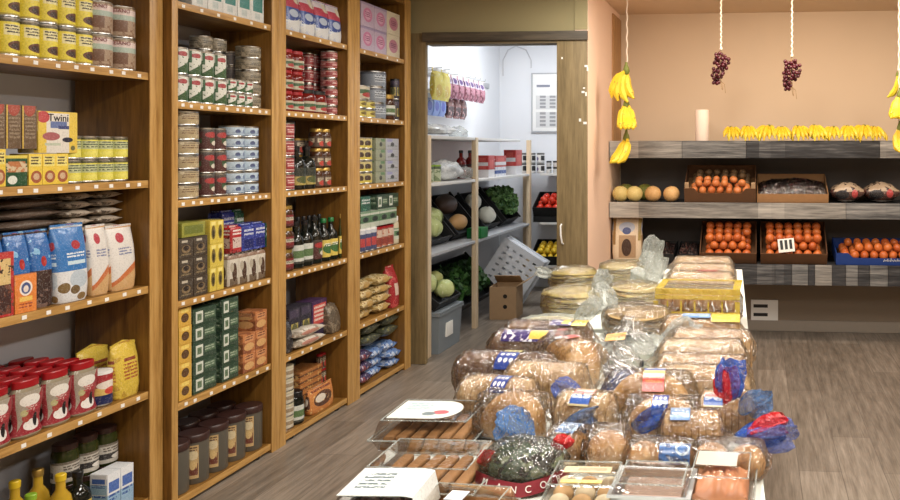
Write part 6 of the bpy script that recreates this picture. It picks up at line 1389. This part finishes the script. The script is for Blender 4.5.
# white labelled pastry box at the picture's lower edge
x, y = tp(386, 508, .78); o = clamshell(x, y, TOP, .145, .14, .075, 4, 'dark pastry box under a curved white paper label, at the table corner', 'pastry box', 'tray_black')
for k in range(3):
    for j in range(2): link('pastry', MB().ball((0, 0, 0), (.0195, .026, .019), 14, 8).mesh('pastry', 'pastry_dark', smooth=80), o, (-.042 + k * .042, -.03 + j * .058, .0205))
rings = []
for k in range(9):
    t = k / 8; xx = -.063 + .136 * min(t / .72, 1) ; zz = .0775 if t < .72 else .0775 - .055 * ((t - .72) / .28) ** 1.3; xx = xx + (.012 * (t - .72) / .28 if t > .72 else 0)
    rings.append([(xx, yy, zz + dz) for yy, dz in ((-.062, 0), (.062, 0), (.062, .0012), (-.062, .0012))])
link('paper_label', MB().loft(rings).mesh('paper_label', 'lab_scribble', smooth=60), o)
link('sticker', MB().box(-.095, -.076, .02, .034, .033, .0342).mesh('sticker', 'white_paper'), o)
# candy bag with a red band
x, y = tp(519, 467, .78); o = link('candy_bag', None, None, (x, y, TOP), (0, 0, R(12))); tag(o, 'clear bag of dark green wrapped candy with a red lettered band', 'candy bag')
pack('candy', (70, 92, 66), [('noise', 26, .52, (30, 38, 32)), ('noise', 40, .6, (120, 132, 96)), ('noise', 30, .7, (190, 196, 180))], .15, bump=1.0)
link('candy', crumpled('candy', .082, .070, .042, 'candy', 61, .16), o, (.0, .01, .037))
link('plastic_bag', crumpled('plastic_bag', .094, .078, .050, 'film_thin', 62, .10), o, (.0, .01, .0425))
def band(y, z0, z1, m, name, bow=.02, lift=0.0):
    rings = []
    for k in range(13):
        t = -1 + 2 * k / 12; yy = -.078 - lift + .05 * t * t; 
        rings.append([(t * .096, yy + dy, z) for dy, z in ((0, z0 + .012 * abs(t)), (.0015, z0 + .012 * abs(t)), (.012, z1 + .012 * abs(t)), (.0105, z1 + .012 * abs(t)))])
    return MB().loft(rings).mesh(name, m, smooth=60)
link('red_band', band(0, .004, .028, 'maroon_ink', 'red_band'), o)
for k, ch in enumerate('MANCOR'):
    t = -.78 + k * .31; yy = -.0785 + .05 * t * t
    link('lettering', text_mesh(ch, .019, 'white_ink', .0005), o, (t * .096, yy + .0035, .016 + .012 * abs(t)), (R(64), 0, math.atan(2 * .05 * t / .096)))
for sx, nm in ((-1, 'red_corner'), (1, 'red_corner')): link(nm, crumpled(nm, .022, .02, .016, 'film_red', 70 + sx, .3), o, (sx * .078, .02 + .04 * (sx > 0), .05 + .012 * (sx > 0)))
# tan card tray with a white and blue sticker
x, y = tp(462, 513, .77); o = clamshell(x, y, TOP, .17, .13, .05, -3, 'tan card tray of pastry under clear film, in front of the candy bag', 'pastry box', 'kraft')
link('pastry', heap(.13, .09, .026, 'pastry_tan', 5, 'pastry', .2, 14, 8), o, (0, -.045, .003)); link('sticker', MB().box(-.03, .005, -.02, .02, .0505, .0515).mesh('sticker', 'lab_milk'), o)
# pastry clamshell
x, y = tp(577, 491, .775); o = clamshell(x, y, TOP, .150, .145, .06, 2, 'clear box of pale round pastries with a tan paper strip', 'pastry box')
for k in range(3):
    for j in range(3): link('pastry', MB().ball((0, 0, 0), (.021, .02, .017), 14, 8).mesh('pastry', ['pastry_cream', 'pastry_tan'][(k + j) % 2], smooth=80), o, (-.044 + k * .044, -.042 + j * .042, .0185))
link('paper_strip', MB().box(-.045, .05, .0, .03, .0602, .0612).mesh('paper_strip', tpack('lab_tanstrip', (206, 180, 126), [('rect', .3, .9, .25, .75, (176, 140, 90))])), o)
link('paper_strip', MB().box(-.04, .04, -.05, -.035, .0602, .0612).mesh('paper_strip', 'lab_yellowstrip'), o)
# silver tray with a clear lid
x, y = tp(648, 493, .775); o = link('silver_tray', None, None, (x, y, TOP), (0, 0, R(-1))); tag(o, 'silver rimmed tray of pink sliced cake under a clear lid', 'tray')
w, d = .160, .145
link('tray_body', MB().loft([[(sx * a * w / 2, sy * a * d / 2, q) for sx, sy in ((-1, -1), (1, -1), (1, 1), (-1, 1))] for q, a in ((0, .8), (.04, .92), (.042, 1.0), (.047, 1.0), (.045, .86), (.012, .78))]).mesh('tray_body', 'tray_silver', 0, smooth=20), o)
link('cake', MB().box(-w * .36, w * .36, -d * .36, d * .36, .013, .034).mesh('cake', plain('cake_pink', (206, 176, 160), .6), .004), o)
link('lid', MB().loft([[(sx * a * w / 2, sy * a * d / 2, q) for sx, sy in ((-1, -1), (1, -1), (1, 1), (-1, 1))] for q, a in ((.0475, .9), (.062, .8), (.064, .76))]).mesh('lid', 'clear_plastic', 0, smooth=20), o)
e = MB(); P = [(sx * .78 * w / 2, sy * .78 * d / 2, .064) for sx, sy in ((-1, -1), (1, -1), (1, 1), (-1, 1), (-1, -1))]
for i in range(4): e.tube([P[i], P[i + 1]], .0018, 6)
link('lid_edge', e.mesh('lid_edge', 'film_white'), o)
# glossy topped box
x, y = tp(722, 486, .775); o = clamshell(x, y, TOP, .130, .165, .07, -2, 'glossy lidded box of salmon coloured sweets at the table edge', 'pastry box')
link('sweets', heap(.105, .13, .055, 'salmon', 8, 'sweets', .2, 12, 8), o, (0, -.065, .003))
link('foil_sheet', MB().box(-.052, .03, -.01, .062, .0702, .0712).mesh('foil_sheet', plain('foil', (240, 236, 228), .12, .4, .03)), o)

# ---- let the goods on the tables settle side by side instead of into each other
SOFT = ('bag_tail', 'tail_', 'tie', 'label', 'sticker', 'paper_label', 'end_')
def settle(names, rounds=160, keep=.84):
    bpy.context.view_layer.update(); it = []
    for o in list(bpy.data.objects):
        if o.parent is None and o.name.split('.')[0] in names:
            pts = [o.matrix_world @ ch.matrix_local @ Vector(k) for ch in o.children if not ch.name.startswith(SOFT) for k in ch.bound_box]
            pv = [o.matrix_world @ ch.matrix_local @ v.co for ch in o.children if not ch.name.startswith(SOFT) for v in ch.data.vertices]
            x0, x1 = min(p.x for p in pv), max(p.x for p in pv); y0, y1 = min(p.y for p in pv), max(p.y for p in pv)
            k = .82 if o.name.startswith('pita') else keep
            it.append([o, (x0 + x1) / 2, (y0 + y1) / 2, (x1 - x0) / 2 * k, (y1 - y0) / 2 * k, (x0 + x1) / 2, (y0 + y1) / 2])
    for r in range(rounds):
        for i in range(len(it)):
            for j in range(i + 1, len(it)):
                a, b = it[i], it[j]
                ox = a[3] + b[3] - abs(a[1] - b[1]); oy = a[4] + b[4] - abs(a[2] - b[2])
                if ox <= 0 or oy <= 0: continue
                if ox < oy:
                    s = .25 * ox * (1 if a[1] < b[1] else -1); a[1] -= s; b[1] += s
                else:
                    s = .25 * oy * (1 if a[2] < b[2] else -1); a[2] -= s; b[2] += s
        for a in it:
            a[1] = min(a[1], xr(a[2]) + .012 - a[3])
            a[2] = min(a[2], 4.71 - a[4])
            a[1] += .05 * (a[5] - a[1]); a[2] += .05 * (a[6] - a[2])
    for a in it: a[0].location.x += a[1] - a[5]; a[0].location.y += a[2] - a[6]
    return it
moved = settle({'bread_loaf', 'pita_bag', 'roll_pack', 'flatbread_bag', 'bun_bag', 'clear_clamshell', 'candy_bag', 'silver_tray'})
# ================================================================ camera, light
cam = bpy.data.cameras.new('camera'); cam.sensor_width = 36; cam.lens = F / 900 * 36
cam.shift_x = (450 - CX) / 900; cam.shift_y = -(250 - CY) / 900; cam.clip_start = .05
co = link('camera', cam, None, (0, 0, EYE), (R(90), 0, YAW)); bpy.context.scene.camera = co
def area(name, loc, rot, sx, sy, power, col):
    l = bpy.data.lights.new(name, 'AREA'); l.shape = 'RECTANGLE'; l.size = sx; l.size_y = sy; l.energy = power; l.color = col
    return link(name, l, None, loc, rot)
WARM = (1.0, .86, .70); NEU = (1.0, .95, .87); COOL = (.93, .97, 1.0)
area('ceiling_lamp', (-.5, .6, CEIL - .03), (0, 0, 0), .3, 1.2, 44, NEU)
area('ceiling_lamp', (-.5, 2.9, CEIL - .03), (0, 0, 0), .3, 1.2, 46, NEU)
area('ceiling_lamp', (-1.0, 4.4, CEIL - .03), (0, 0, 0), .3, .9, 24, NEU)
area('ceiling_lamp', (1.4, 1.2, CEIL - .03), (0, 0, 0), .3, 1.2, 46, NEU)
area('ceiling_lamp', (1.4, 3.2, CEIL - .03), (0, 0, 0), .3, 1.2, 42, NEU)  # unseen lamp, added for side light on the bookcases and pillar
area('fruit_lamp', (.5, 5.1, CEIL - .03), (R(18), 0, 0), 1.8, .2, 33, (1.0, .85, .70))
area('cold_room_lamp', (-2.0, 6.6, 2.74), (0, 0, 0), .5, 1.8, 56, COOL)
w = bpy.data.worlds.new('world'); bpy.context.scene.world = w; w.use_nodes = True
w.node_tree.nodes['Background'].inputs[0].default_value = (.9, .85, .8, 1); w.node_tree.nodes['Background'].inputs[1].default_value = .05
sc = bpy.context.scene
sc.view_settings.view_transform = 'Standard'; sc.view_settings.look = 'None'; sc.view_settings.gamma = 1; sc.view_settings.exposure = 0.0; sc.view_settings.use_curve_mapping = False
sc.cycles.transparent_max_bounces = 24; sc.cycles.max_bounces = 8; sc.cycles.diffuse_bounces = 4; sc.cycles.use_denoising = True
bpy.context.view_layer.update()
